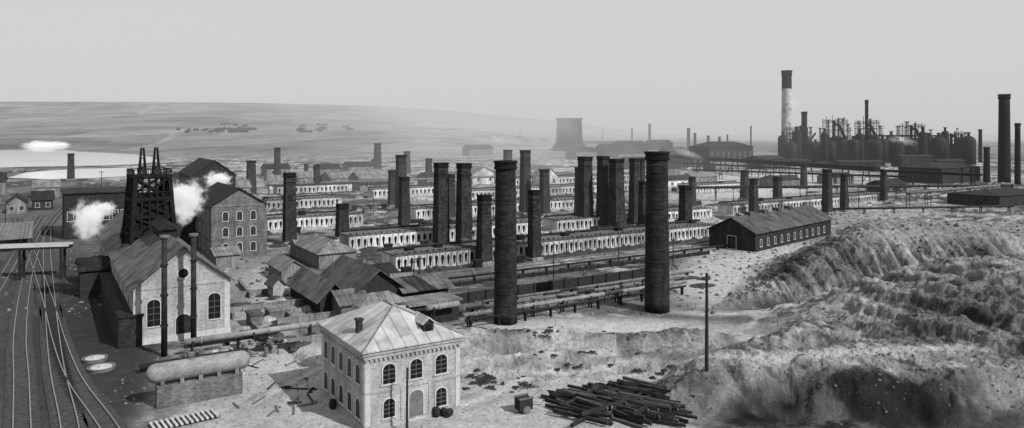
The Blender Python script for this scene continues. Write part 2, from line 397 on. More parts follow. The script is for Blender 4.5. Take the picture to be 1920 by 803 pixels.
def rubble(name,n,fx,fy,mat,smin=.12,smax=.55,cond=None):
    rng=np.random.default_rng(len(name)*7+n)
    xs=rng.uniform(*fx,n*3); ys=rng.uniform(*fy,n*3); hh=height(xs,ys)
    ok=np.ones(len(xs),bool) if cond is None else cond(xs,ys,hh)
    xs,ys,hh=xs[ok][:n],ys[ok][:n],hh[ok][:n]; k=len(xs)
    base=np.array([(1,0,0),(0,1,0),(-1,0,0),(0,-1,0),(0,0,1),(0,0,-1)],float)
    sz=smin+(smax-smin)*rng.random(k)**3
    vs=base[None]*sz[:,None,None]*rng.uniform(.5,1.3,(k,6,1)); an=rng.uniform(0,6.28,k); c,s_=np.cos(an),np.sin(an)
    x2=vs[:,:,0]*c[:,None]-vs[:,:,1]*s_[:,None]; y2=vs[:,:,0]*s_[:,None]+vs[:,:,1]*c[:,None]
    vs=np.stack([x2+xs[:,None],y2+ys[:,None],vs[:,:,2]*.8+hh[:,None]],-1).reshape(-1,3)
    fs=np.array([(0,1,4),(1,2,4),(2,3,4),(3,0,4),(1,0,5),(2,1,5),(3,2,5),(0,3,5)]); fs=(fs[None]+6*np.arange(k)[:,None,None]).reshape(-1,3)
    m_=bpy.data.meshes.new(name); m_.from_pydata(vs.tolist(),[],fs.tolist()); m_.materials.append(M[mat]); m_.update()
    obj(name,m_,kind='stuff')
rubble('stony_rubble',5500,(16,135),(62,165),'rock',.05,.26,cond=lambda x,y,h:h>1.5)
rubble('dark_rubble',5000,(14,110),(66,135),'darkrock',.05,.30,cond=lambda x,y,h:(h>.8)&(fbm(x*.1,y*.1,3,71)<.5))
rubble('scattered_clinker',900,(-42,34),(70,130),'darkrock',.05,.2)
rubble('builders_rubble',1200,(-48,-14),(80,130),'rock',.06,.3)
rubble('yard_debris',11000,(-120,170),(120,330),'darkrock',.12,.7)
rubble('yard_spoil',6000,(-110,170),(120,330),'rock',.12,.55)

# water
m,nt,b=newmat('lake_water',.12); b.inputs['Base Color'].default_value=(.6,.6,.6,1); b.inputs['Specular IOR Level'].default_value=1
finish(m,b); M['water']=m
def lake(pts,name):
    mb=MB(); vs=[(*G(px,py),.25) for px,py in pts]
    mb.add(vs,[tuple(range(len(vs)))]); obj(name,mb.mesh(name,'water'),kind='structure')
lake([(-250,318),(0,315),(60,313),(130,312),(200,311),(262,308),(300,303),(285,295),(250,290),(200,287),(150,285),(120,281),(60,281),(0,282),(-250,282)],'water')
lake([(15,334),(90,337),(170,335),(240,331),(290,325),(275,317),(240,315),(160,317),(100,320),(50,324)],'water')

# ---------------------------------------------------------------- chimneys
def chimney(px,top,base,w,kind='s',label=None,group='coke oven chimneys',mat=None,z=0):
    x,d=G(px,base,z); hh=(base-top)/F*d; W=w/F*d
    e=obj('chimney',None,(x,d,z-.3),TH,label=label or ('square sooty brick chimney with stepped cap beside coke ovens' if kind=='s' else 'tall round dark brick chimney'),cat='chimney',group=group)
    if kind=='s':
        W*=.80; wt=W*.92; wb=W*1.13
        a=MB().frus(0,0,1.2,hh-1.2,wb,wt); obj('shaft',a.mesh('shaft',mat or 'chim'),parent=e)
        c=MB().frus(0,0,hh-1.2,hh-.9,wt*1.1,wt*1.16).frus(0,0,hh-.9,hh-.25,wt*1.06,wt*1.06).frus(0,0,hh-.25,hh,wt*1.2,wt*1.16)
        c.frus(0,0,hh*.86,hh*.86+.25,wt*1.08,wt*1.08)
        obj('cap',c.mesh('cap','soot'),parent=e)
        p=MB().frus(0,0,0,1.0,wb*1.35,wb*1.3).frus(0,0,1.0,1.22,wb*1.3,wb*1.02); obj('plinth',p.mesh('plinth','darkplaster'),parent=e)
    else:
        r=W/2; rb=r*1.18
        prof=[(rb,0)]+[(rb+(r-rb)*k/12,hh*.95*k/12) for k in range(1,13)]
        me_=MB().lathe(prof,28).mesh('shaft',mat or 'chimround'); smoothcyl(me_); obj('shaft',me_,parent=e)
        c=MB().lathe([(r*1.0,hh*.945),(r*1.17,hh*.952),(r*1.17,hh*.962),(r*1.1,hh*.964),(r*1.1,hh*.985),(r*1.2,hh*.988),(r*1.2,hh),(r*.75,hh),(r*.7,hh-.8)],28)
        me_=c.mesh('cap','soot'); obj('cap',me_,parent=e)
        bm_=MB(); 
        for k in range(6,22,1):
            if hh>60: break
            zz=hh*k/23; rr=rb+(r-rb)*(k/23)/.95; bm_.lathe([(rr+.04,zz),(rr+.04,zz+.08)],28)
        if bm_.v: obj('iron_hoop',bm_.mesh('iron_hoop','iron'),parent=e,kind='stuff')
        if mat=='stack':
            bm_=MB().lathe([(r*1.06,hh*.80),(r*1.03,hh*.947)],28); obj('sooty_crown',bm_.mesh('sooty_crown','soot'),parent=e)
    return e
chimney(948,298,605,38,'r','tall round brick chimney with iron hoops on dusty bank',group='round brick chimneys by the gas mains')
chimney(1232,281,583,40,'r','tall round brick chimney with soot-blackened flared top',group='round brick chimneys by the gas mains')
for c in [(543,322,458,24),(520,276,335,12),(471,300,368,18),(594,308,362,12),(574,307,333,8),(642,380,449,24),(708,268,319,13),(700,298,322,8),
 (752,289,395,20),(763,283,328,12),(736,318,388,16),(758,330,428,20),(804,296,350,12),(827,303,462,27),(845,325,412,16),(870,304,464,27),(908,363,497,26),
 (952,280,345,16),(985,280,402,19),(1002,354,489,22),(1021,316,405,18),(1097,292,428,26),(1086,312,415,16),(1131,291,428,22),(1156,296,432,26),(1190,295,425,19),
 (1203,295,420,12),(1206,338,433,16),(1285,346,441,22),(1298,330,388,12),(1396,318,374,14),(1413,333,404,15),(1458,330,390,15),(1507,308,354,11),(1551,316,402,16),(1583,325,397,13),(1657,317,380,11),(133,287,338,14)]:
    chimney(*c)
ST='blast furnace works stacks'
chimney(1475,132,302,17,'r','very tall round stack with pale shaft and dark crown',ST,'stack')
chimney(1508,209,302,10,'r','sooty round stack among hot blast stoves',ST,'soot')
chimney(1625,187,302,6,'r','thin dark iron stack above blast furnaces',ST,'soot')
chimney(1883,176,342,18,'r','tall dark round stack by dark sheds',ST,'soot')
chimney(1908,230,346,9,'r','slim dark round stack',ST,'soot')
chimney(1838,242,305,6,'r','slim dark round stack',ST,'soot')
chimney(1850,275,342,10,'r','short dark round stack',ST,'soot')
for px,t,b_,w in [(1218,232,276,5),(1291,240,282,6),(1303,249,284,5),(1328,254,283,5),(1349,256,283,5),(1364,252,280,3),(1185,240,274,3),(1130,243,272,2.5),(975,246,272,3),(1408,236,284,2.5)]:
    chimney(px,t,b_,w,'r','slender distant works stack',"distant works stacks",'soot')

# ---------------------------------------------------------------- houses
WIN={}
def window_mesh(w,h,arch=True):
    k=(round(w,2),round(h,2),arch)
    if k in WIN: return WIN[k]
    r=w/2
    def outline(g,zb=0):
        if arch:
            rise=r*.8
            return [(-r-g,-zb),(r+g,-zb)]+[((r+g)*math.cos(t),h-rise+(rise+g)*math.sin(t)) for t in [math.pi*i/10 for i in range(11)]]
        return [(-r-g,-zb),(r+g,-zb),(r+g,h+g),(-r-g,h+g)]
    p=MB().prism(outline(0),-.03,.0).mesh('window','glass')
    f=MB(); o=outline(.14); i=outline(0)
    n=len(o)
    for a in range(1,n):
        b=(a+1)%n
        f.prism([i[a],o[a],o[b],i[b]],-.09,-.002)
    f.box(-r-.25,-.14,-.16,r+.25,-.002,-.003)
    g=MB(); wd=.045
    g.box(-wd/2,-.05,0,wd/2,-.032,h*.97)
    for k2 in range(1,4): g.box(-r,-.049,h*k2/4.3-wd/2,r,-.033,h*k2/4.3+wd/2)
    WIN[k]=(p,f.mesh('surround','stone'),g.mesh('frame','frame')); return WIN[k]
def window(e,x,y,z,w,h,face='f',arch=True,name='window'):
    p,f,g=window_mesh(w,h,arch)
    rz={'f':0,'l':-math.pi/2,'r':math.pi/2,'b':math.pi}[face]
    o=obj(name,p,(x,y,z),rz,parent=e); obj('surround',f,(0,0,0),parent=o); obj('frame',g,(0,0,0),parent=o); return o
def door(e,x,z,w,h,mat):
    p,f,g=window_mesh(w,h); dm=p.copy(); dm.materials.clear(); dm.materials.append(M[mat]); o=obj('door',dm,(x,0,z),parent=e); obj('surround',f,parent=o)
def house(name,label,cat,px,py,rpx=None,W=None,lpx=None,L=None,eave=None,h=None,rise=3,roof='gy',ang=TH,wm='bricklight',rm='oldroof',over=.5,group=None,z=0,rcol=None):
    x,d=G(px,py,z); ca,sa=math.cos(ang),math.sin(ang)
    if W is None: W=along(x,d,ca,sa,rpx)
    if L is None: L=along(x,d,-sa,ca,lpx)
    if h is None: h=(py-eave)/F*d
    e=obj(name,None,(x,d,z),ang,label=label,cat=cat,group=group)
    w=MB()
    if roof=='gy': w.prism([(0,-.3),(W,-.3),(W,h),(W/2,h+rise),(0,h)],0,L)
    elif roof=='gx': w.prismx([(0,-.3),(L,-.3),(L,h),(L/2,h+rise),(0,h)],0,W)
    else: w.box(0,0,-.3,W,L,h)
    obj('wall',w.mesh('wall',wm),parent=e)
    r=MB(); o=over; th=.18
    if roof=='gy':
        sl=rise/(W/2)
        r.prism([(-o,h-o*sl+.02),(W/2,h+rise+.02),(W+o,h-o*sl+.02),(W+o,h-o*sl+th+.02),(W/2,h+rise+th+.05),(-o,h-o*sl+th+.02)],-o,L+o)
    elif roof=='gx':
        sl=rise/(L/2)
        r.prismx([(-o,h-o*sl+.02),(L/2,h+rise+.02),(L+o,h-o*sl+.02),(L+o,h-o*sl+th+.02),(L/2,h+rise+th+.05),(-o,h-o*sl+th+.02)],-o,W+o)
    elif roof=='hip':
        k=min(W,L)/2
        a=(-o,-o,h+.01);b=(W+o,-o,h+.01);c=(W+o,L+o,h+.01);dd_=(-o,L+o,h+.01)
        t=.15; up=lambda p:(p[0],p[1],p[2]+t)
        if L>W: p1=(W/2,k,h+rise);p2=(W/2,L-k,h+rise)
        else: p1=(k,L/2,h+rise);p2=(W-k,L/2,h+rise)
        vs=[a,b,c,dd_,up(a),up(b),up(c),up(dd_),p1,p2]
        if L>W: fs=[(3,2,1,0),(0,1,5,4),(1,2,6,5),(2,3,7,6),(3,0,4,7),(4,5,8),(5,6,9,8),(6,7,9),(7,4,8,9)]
        else: fs=[(3,2,1,0),(0,1,5,4),(1,2,6,5),(2,3,7,6),(3,0,4,7),(4,5,9,8),(5,6,9),(6,7,8,9),(7,4,8)]
        r.add(vs,fs)
    else:
        r.box(-o,-o,h+.01,W+o,L+o,h+.3)
    ro=obj('roof',r.mesh('roof',rm),parent=e)
    return e,W,L,h,ro

# --- front two-storey brick house with hipped sheet roof
e,W,L,h,ro=house('brick_house','two-storey pale brick house with arched windows and hipped sheet-metal roof','house',684,812,rpx=862,lpx=603,eave=662,rise=3.0,roof='hip',rm='metalroof',over=.45)
t=MB()
for z0,z1,p in [(h-.35,h-.02,.28),(h-.75,h-.36,.14),(h*.47,h*.47+.22,.1),(-.2,.55,.12)]:
    t.box(-p,-p,z0,W+p,-.002,z1); t.box(-p,.0,z0,-.002,L+p,z1)
k=0
while k<W-.2:
    t.box(k,-.22,h-1.0,k+.22,-.002,h-.752); k+=.5
k=.3
while k<L: t.box(-.22,k,h-1.0,-.002,k+.22,h-.752); k+=.5
obj('cornice',t.mesh('cornice','bricklight'),parent=e)
for (xa,xb) in ((0,.55),(W-.55,W)): obj('quoin',MB().box(xa,-.08,.56,xb,-.003,h-1.01).mesh('quoin','stone'),parent=e)
for (xa,xb) in ((0.552,.9),(L-.55,L)): obj('quoin',MB().box(-.08,xa-.55,.56,-.003,xb-.2,h-1.01).mesh('quoin','stone'),parent=e)
for xx in (W*.36,W*.655): obj('pilaster',MB().box(xx,-.06,.56,xx+.3,-.003,h*.47-.01).mesh('pilaster','bricklight'),parent=e)
for i,fx in enumerate((.24,.52,.79)):
    window(e,W*fx,0,h*.56,1.35,2.0)
    if i!=1: window(e,W*fx,0,h*.13,1.25,1.9)
door(e,W*.52,.35,1.6,2.9,'tank')
for fy in (.13,.31,.5,.69,.87):
    window(e,0,L*fy,h*.56,1.2,1.9,'l'); window(e,0,L*fy,h*.12,1.2,1.9,'l')
k_=W/2; rd=MB()
for p0,p1 in (((-.4,-.4,h+.17),(W/2,k_,h+3.02)),((W+.4,-.4,h+.17),(W/2,k_,h+3.02)),((W/2,k_,h+3.02),(W/2,L-k_,h+3.02))): rd.tube(p0,p1,.09,.09,6)
obj('ridge_cap',rd.mesh('ridge_cap','tank'),parent=e)
d_=MB(); dx=W*.70; dy=2.0; dz=h+1.0
d_.prism([(dx-.6,dz-.4),(dx+.6,dz-.4),(dx+.6,dz+.7),(dx,dz+1.2),(dx-.6,dz+.7)],dy-1.0,dy+1.6)
do=obj('dormer',d_.mesh('dormer','darkwood'),parent=e)
obj('roof',MB().prism([(dx-.8,dz+.6),(dx,dz+1.25),(dx+.8,dz+.6),(dx+.8,dz+.72),(dx,dz+1.4),(dx-.8,dz+.72)],dy-1.2,dy+2).mesh('roof','metalroof'),parent=do)
obj('opening',MB().box(dx-.35,dy-1.03,dz-.2,dx+.35,dy-1.003,dz+.6).mesh('opening','glass'),parent=do)
cv=MB().box(.9,4.4,h+.5,1.5,5.0,h+2.1).box(.8,4.3,h+2.1,1.6,5.1,h+2.3); obj('chimney',cv.mesh('chimney','brickdark'),parent=e)
obj('stair_tower',MB().box(W*.45,L+.05,-.3,W*.98,L+3.2,h+1.3).mesh('stair_tower','bricklight'),parent=e)
a0,a1,b0,b1=W*.45-.35,W*.98+.35,L-.5,L+3.6; zz=h+1.3
obj('stair_tower_roof',MB().add([(a0,b0,zz),(a1,b0,zz),(a1,b1,zz),(a0,b1,zz),(a0+2,(b0+b1)/2,zz+1.2),(a1-2,(b0+b1)/2,zz+1.2)],[(3,2,1,0),(0,1,5,4),(1,2,5),(2,3,4,5),(3,0,4)]).mesh('stair_tower_roof','oldroof'),parent=e)

# --- gabled engine house
e,W,L,h,ro=house('engine_house','long gabled brick engine house with round window and arched windows','industrial building',250,650,rpx=431,lpx=186,eave=540,rise=5.2,roof='gy',rm='engineroof',over=.7,wm='bricklight')
window(e,W*.2,0,h*.3,1.7,h*.46); window(e,W*.83,0,h*.3,1.7,h*.46)
door(e,W*.50,.1,2.0,3.6,'iron')
rw=[(0.7*math.cos(t*.3927),h+1.4+.7*math.sin(t*.3927)) for t in range(16)]
obj('round_window',MB().prism([(W*.5+a,b) for a,b in rw],-.05,-.002).mesh('round_window','glass'),parent=e)
t=MB()
for i in range(16):
    a=rw[i];b=rw[(i+1)%16]; s1=1.3
    c=(h+1.4)
    t.prism([(W*.5+a[0],a[1]),(W*.5+a[0]*s1,c+(a[1]-c)*s1),(W*.5+b[0]*s1,c+(b[1]-c)*s1),(W*.5+b[0],b[1])],-.1,-.003)
obj('window_surround',t.mesh('window_surround','stone'),parent=e)
sl=5.2/(W/2)
t=MB().box(-.12,-.12,h-.5,W+.12,-.004,h-.15)
t.prism([(0,h-.1),(W/2,h+5.1),(W,h-.1),(W,h-.7),(W/2,h+4.5),(0,h-.7)],-.14,-.005)
obj('cornice',t.mesh('cornice','bricklight'),parent=e)
obj('plinth',MB().box(-.1,-.1,0,W+.1,-.004,.9).mesh('plinth','stone'),parent=e)
for xx in (0,W-.8): obj('quoin',MB().box(xx,-.08,.9,xx+.8,-.003,h-.5).mesh('quoin','stone'),parent=e)
for k in range(8): window(e,0,6+k*8.5,h*.35,1.6,3.2,'l')
vt=MB().box(W/2-1.1,14,h+4,W/2+1.1,26,h+6.2).prism([(W/2-1.6,h+6.2),(W/2+1.6,h+6.2),(W/2,h+7.2)],13.5,26.5); obj('roof_vent',vt.mesh('roof_vent','blackroof'),parent=e)
house('lean_to','low dark lean-to shed along engine house wall','shed',222,655,W=3.0,L=60,h=4.2,rise=.2,roof='flat',wm='brickdark',rm='blackroof',over=.2)
for px,top,bs in ((308,440,668),(363,437,646)):
    x,d=G(px,bs); hh=(bs-top)/F*d
    e=obj('standpipe',None,(x,d,-.1),label='thin upright iron vent pipe with flared top before gabled house',cat='vent pipe',group='upright vent pipes')
    a=MB().tube((0,0,0),(0,0,hh),.40,.34,14).mesh('pipe','iron'); smoothcyl(a); obj('pipe',a,parent=e)
    a=MB().lathe([(.4,hh-.5),(.62,hh-.3),(.62,hh),(.3,hh+.05)],14)
    obj('cowl',a.mesh('cowl','tank'),parent=e)
    for k in (1,2,3): obj('flange',MB().lathe([(.5,hh*k/4),(.5,hh*k/4+.25)],14).mesh('flange','iron'),parent=e)

# --- winding tower
x,d=G(280,250+F*30/134); 
e=obj('winding_tower',None,(x,d,0),TH+.1,label='dark timber lattice pit-head winding tower with twin pinnacles',cat='winding tower')
zt=22.0; a0=4.3;a1=2.8
b_=MB()
def tw(z): return a0+(a1-a0)*z/zt
lv=[0,3,6,9,12,15,18,22]
cs=[(-1,-1),(1,-1),(1,1),(-1,1)]
for c in cs: b_.beam((c[0]*a0,c[1]*a0,0),(c[0]*a1,c[1]*a1,zt),.8)
for k in range(4):
    for f_ in(.2,.4,.6,.8):
        p=[cs[k][i]*(1-f_)+cs[(k+1)%4][i]*f_ for i in(0,1)]
        b_.beam((p[0]*a0,p[1]*a0,0),(p[0]*a1,p[1]*a1,zt),.35)
for i in range(len(lv)-1):
    for k in range(4):
        c=cs[k];n=cs[(k+1)%4];w0=tw(lv[i]);w1=tw(lv[i+1])
        b_.beam((c[0]*w0,c[1]*w0,lv[i]),(n[0]*w1,n[1]*w1,lv[i+1]),.4); b_.beam((n[0]*w0,n[1]*w0,lv[i]),(c[0]*w1,c[1]*w1,lv[i+1]),.4)
        b_.beam((c[0]*w1,c[1]*w1,lv[i+1]),(n[0]*w1,n[1]*w1,lv[i+1]),.5)
obj('frame',b_.mesh('frame','soot'),parent=e)
obj('cladding',MB().frus(0,0,1,19,(tw(1)-.5)*2,(tw(19)-.4)*2).mesh('cladding','soot'),parent=e)
p_=MB().box(-3.4,-3.4,18,3.4,3.4,18.4).box(-3.2,-3.2,22,3.2,3.2,22.45)
for zz,w_ in ((18.3,3.3),(22.35,3.1)):
    for k in range(4):
        c=cs[k];n=cs[(k+1)%4]
        p_.beam((c[0]*w_,c[1]*w_,zz+1.1),(n[0]*w_,n[1]*w_,zz+1.1),.18)
        for j in range(7): 
            q_=[(c[i]*(1-j/7)+n[i]*j/7)*w_ for i in(0,1)]; p_.beam((q_[0],q_[1],zz),(q_[0],q_[1],zz+1.1),.16)
obj('platform',p_.mesh('platform','soot'),parent=e)
for sx in (-1.15,1.15):
    w_=MB()
    for i in range(20):
        t0=i*math.pi/10; w_.beam((sx,1.3*math.cos(t0),22.6+1.3*math.sin(t0)),(sx,1.3*math.cos(t0+.314),22.6+1.3*math.sin(t0+.314)),.22)
        if i%4==0: w_.beam((sx,0,22.6),(sx,1.3*math.cos(t0),22.6+1.3*math.sin(t0)),.14)
    obj('winding_wheel',w_.mesh('winding_wheel','iron'),parent=e)
    s_=MB()
    for yy in(-.75,.75):
        for xo in (-.55,.55): s_.beam((sx+xo,yy,22.3),(sx+xo*.35,yy*.2,27.4),.26)
    for zz in(23.3,24.4,25.4,26.3,27.0):
        f_=1-(zz-22.3)/5.2*.8
        for xo in(-.55,.55): s_.beam((sx+xo*(.35+.65*f_),-.75*f_,zz),(sx+xo*(.35+.65*f_),.75*f_,zz),.16)
        s_.beam((sx-.5*(.4+.6*f_),-.75*f_,zz),(sx+.5*(.4+.6*f_),-.75*f_,zz),.16)
    obj('pinnacle',s_.mesh('pinnacle','soot'),parent=e)
s_=MB()
for sx in(-2.5,2.5): s_.beam((sx,3,20),(sx*1.2,13,5),.6)
obj('strut',s_.mesh('strut','soot'),parent=e)
house('tower_house','low dark boarded building around foot of winding tower','building',238,480,W=9,L=10,h=9.5,rise=4,roof='gy',wm='darkwood',rm='blackroof')

# --- three-storey gabled mill house
e,W,L,h,ro=house('mill_house','three-storey sooty brick house with rows of arched windows','industrial building',396,488,rpx=500,L=26,eave=388,rise=4.0,roof='gy',wm='brickmid',rm='blackroof')
for j in range(3):
    for fx in (.25,.5,.75): window(e,W*fx,0,h*(.12+.3*j),1.2,2.1)
    for k in range(4): window(e,0,4+5.5*k,h*(.12+.3*j),1.2,2.1,'l')
for z0,z1 in ((h-.1,h+.25),(h*.38,h*.38+.2)): obj('cornice',MB().box(-.1,-.12,z0,W+.1,-.003,z1).mesh('cornice','darkplaster'),parent=e)
e,W,L,h,ro=house('screening_house','dark gabled works building with small arched windows','industrial building',362,415,rpx=442,L=30,eave=330,rise=5,roof='gy',wm='brickdark',rm='blackroof')
for j in range(2):
    for fx in (.3,.55,.8): window(e,W*fx,0,h*(.2+.35*j),1.2,2.1)
e,W,L,h,ro=house('boiler_house','long low dark works shed with flat roof','industrial building',120,450,rpx=245,L=22,eave=365,rise=.3,roof='flat',wm='brickdark',rm='blackroof')
for k in range(7): window(e,W*(k+.7)/7.5,0,h*.4,1.4,2.6,'f',False)
house('annex','dark brick annex with flat roof beside mill house','annex',330,470,rpx=398,L=15,h=8,rise=.3,roof='flat',wm='brickdark',rm='blackroof')
house('lean_to','small sloping-roof shed against mill house','shed',405,505,rpx=450,L=8,h=3,rise=1,roof='gx',wm='darkplaster',rm='oldroof')
house('coal_hopper','dark raised coal hopper beside engine house wall','hopper',150,560,rpx=205,L=9,h=5,rise=1.5,roof='gx',wm='darkwood',rm='blackroof')
x,d=G(-30,452,3.5)
e=obj('loading_canopy',None,(x,d,0),TH,label='broad low ribbed canopy roof over the sidings',cat='canopy')
obj('roof',MB().box(0,0,3.4,10,40,3.6).mesh('roof','oldroof'),parent=e)
rb_=MB()
for k in range(11): rb_.box(k*.98,0,3.603,k*.98+.16,40,3.8)
obj('rib',rb_.mesh('rib','tank'),parent=e,kind='stuff')
for k in range(4):
    for xx in (.3,9.5): obj('post',MB().box(xx,k*12,-.2,xx+.3,k*12+.3,3.39).mesh('post','darkwood'),parent=e)

# --- timber sheds jumble
TS='timber sheds jumbled by the gas mains'
for lab,px,py,kw in [
 ('low hipped shed with grey sheet roof',598,505,dict(rpx=668,lpx=548,h=3.2,rise=2.6,roof='hip',wm='darkplaster',rm='oldroof')),
 ('dark boarded shed with broad gable roof',600,592,dict(rpx=650,lpx=545,h=2.8,rise=2.2,roof='gy',wm='darkwood',rm='engineroof',over=.8)),
 ('large dark boarded shed with worn gabled roof',668,588,dict(rpx=750,L=17,h=3.8,rise=3.0,roof='gy',wm='darkwood',rm='boardroof',over=.8)),
 ('small grey-roofed shed beside path',528,530,dict(rpx=572,L=10,h=2.6,rise=1.6,roof='gy',wm='darkplaster',rm='oldroof')),
 ('wide open-sided shed with weathered grey roof',760,578,dict(rpx=840,L=8,h=3.0,rise=1.4,roof='gx',wm='darkwood',rm='engineroof',over=.9)),
 ('low black shed with crooked roof',690,545,dict(rpx=745,L=7,h=2.6,rise=1.4,roof='gx',wm='darkwood',rm='blackroof',ang=TH+.15)),
 ('patched lean-to with boarded roof',742,552,dict(rpx=780,L=5,h=2.2,rise=1.0,roof='gx',wm='wood',rm='oldroof',ang=TH-.12)),
 ('small boarded lean-to with pale patched roof',565,560,dict(rpx=600,L=7,h=2.4,rise=1.0,roof='gx',wm='wood',rm='oldroof')),
 ('narrow shed with sagging sheet roof',640,600,dict(rpx=690,L=7,h=2.4,rise=1.5,roof='gx',wm='wood',rm='engineroof')),
 ('small pale brick hut beside sheds',512,560,dict(rpx=535,L=4,h=2.4,rise=1.2,roof='gy',wm='bricklight',rm='boardroof')),
 ('low long shed with grey patched roof',560,486,dict(rpx=600,L=7,h=2.6,rise=1.4,roof='gx',wm='darkplaster',rm='oldroof')),
 ('tiny flat-roofed brick hut by the trenches',470,615,dict(rpx=492,L=3,h=1.8,rise=.2,roof='flat',wm='brickmid',rm='boardroof',over=.2)),
 ('low lime bin with boarded lid',505,600,dict(rpx=545,L=3,h=1.2,rise=.2,roof='flat',wm='wood',rm='oldroof',over=.1)),
 ('long shed with pale flat roof beside brick house',770,614,dict(rpx=860,L=5,h=3.2,rise=.2,roof='flat',wm='darkwood',rm='oldroof'))]:
    house('timber_shed',lab,'shed',px,py,group=TS,**kw)
def lowwall(px,py,ln,an,h=.9,mat='darkplaster'):
    x,d=G(px,py); obj('low_wall',MB().box(0,-.2,-.4,ln,.2,h).box(-.06,-.26,h+.003,ln+.06,.26,h+.12).mesh('low_wall',mat),(x,d,0),an,label='low rubble stone wall beside dusty path',cat='wall',group='low yard walls')
for a in [(438,600,16,TH+1.57),(455,585,12,TH),(520,610,10,TH),(470,560,14,TH+1.5),(500,640,9,TH+1.57),(545,600,8,TH+1.57),(430,560,9,TH),(540,650,7,TH),(450,630,7,TH,.6,'brickdark'),(480,660,6,TH,.5,'brickdark')]: lowwall(*a)
house('retort_shed','long dark gabled shed with sagging roof','shed',1416,473,W=46,L=13,h=4.8,rise=3.3,roof='gx',ang=math.radians(44),wm='brickdark',rm='boardroof',over=.6)
o_=bpy.data.objects['retort_shed']
for k in range(11): window(o_,3+k*3.8,0,1.1,.9,1.8,'f')
window(o_,0,6.5,.2,2.4,3.2,'l',False)
for k in (8,16,24,31): obj('roof_vent',MB().box(k,5.6,7.6,k+2.2,7.4,9.0).mesh('roof_vent','boardroof'),parent=o_)
# background sheds and houses
bg=[(622,352,690,20,5,3,'gx','darkplaster','oldroof'),(675,358,748,16,6,3.5,'gx','darkplaster','oldroof'),(886,346,930,18,6,4,'gy','plaster','oldroof'),(700,345,735,12,5,3,'gx','darkplaster','oldroof'),
 (560,350,600,12,5,3,'gx','darkplaster','oldroof'),(800,352,835,12,5,3,'gx','brickmid','blackroof'),(1020,350,1045,12,6,4,'gy','plaster','oldroof'),(12,402,50,16,4,2.5,'gy','darkplaster','blackroof'),
 (62,372,112,14,5,3,'gx','darkplaster','oldroof'),(60,395,100,12,4,3,'gx','brickdark','blackroof'),(1330,310,1412,26,17,5,'hip','brickdark','blackroof'),
 (1168,290,1215,26,14,5,'gx','brickdark','blackroof'),(1255,297,1290,18,9,4,'gx','brickdark','blackroof'),(930,276,985,30,18,6,'gx','brickmid','blackroof'),(990,277,1030,30,14,6,'gx','brickmid','blackroof'),
 (1765,345,1838,26,9,3,'hip','brickdark','blackroof'),(1874,390,1960,20,4.5,2,'hip','brickdark','blackroof'),(1100,280,1160,30,10,5,'gx','brickmid','blackroof'),
 (1430,318,1475,20,8,3,'gx','brickdark','blackroof'),(1300,345,1345,10,4,2,'gx','darkplaster','oldroof'),(1250,352,1290,10,4,2,'gx','plaster','blackroof'),
 (505,355,530,10,4,3,'gx','plaster','oldroof'),(430,372,470,10,5,3,'gx','darkplaster','oldroof'),
 (1340,322,1400,12,5,2,'gx','darkplaster','oldroof'),(1235,330,1275,12,5,3,'gx','brickmid','blackroof'),
 (1222,282,1262,20,12,6,'gx','brickdark','blackroof'),(1135,297,1160,20,12,5,'gx','brickdark','blackroof'),(1080,300,1120,20,9,5,'gx','brickmid','blackroof'),(880,292,925,20,9,5,'gx','brickmid','blackroof'),
 (1260,315,1320,16,7,3,'gx','brickdark','blackroof'),(1180,318,1230,16,7,3,'gx','brickdark','blackroof'),(-60,365,10,14,6,4,'gx','darkplaster','blackroof'),
 (330,352,352,12,5,3,'gx','darkplaster','blackroof'),(500,330,545,16,5,3,'gx','darkplaster','blackroof'),(600,330,640,16,5,3,'gx','brickmid','blackroof'),(655,325,700,16,5,3,'gx','darkplaster','blackroof'),
 (1450,352,1500,10,4,2,'gx','brickmid','blackroof'),(1660,362,1700,10,4,2,'gx','brickdark','blackroof'),(1560,345,1600,10,4,2,'gx','darkplaster','blackroof')]
for (px,py,rp,L_,h_,rs,rt,wm,rm) in bg:
    lab={'plaster':'pale limewashed','darkplaster':'grey rendered','brickdark':'sooty dark brick','brickmid':'brown brick'}[wm]+' works shed with '+('black' if rm=='blackroof' else 'grey sheet')+' roof'
    e,W,L,h,ro=house('works_shed',lab,'shed',px,py,rpx=rp,L=L_,h=h_,rise=rs,roof=rt,wm=wm,rm=rm,group='outlying works sheds')
    n=max(2,int(W/7))
    if py>300 and px<1700:
        for k in range(n): window(e,W*(k+.5)/n,0,h*.3,1.3,h*.4,'f',False)
# --- cooling tower
x,d=G(1067,283)
e=obj('cooling_tower',None,(x,d,0),.15,label='square timber cooling tower with stepped flared base',cat='cooling tower')
obj('tower',MB().frus(0,0,16,55,38,35).mesh('tower','soot'),parent=e)
obj('cap',MB().frus(0,0,53,55.5,39,39).mesh('cap','soot'),parent=e)
t=MB()
for k in range(-4,5): t.box(k*4.2-.3,-19.6,16,k*4.2+.3,-18.0,51)
obj('brace',t.mesh('brace','darkwood'),parent=e,kind='stuff')
obj('base',MB().frus(0,0,-2,18,60,34).mesh('base','soot'),parent=e)

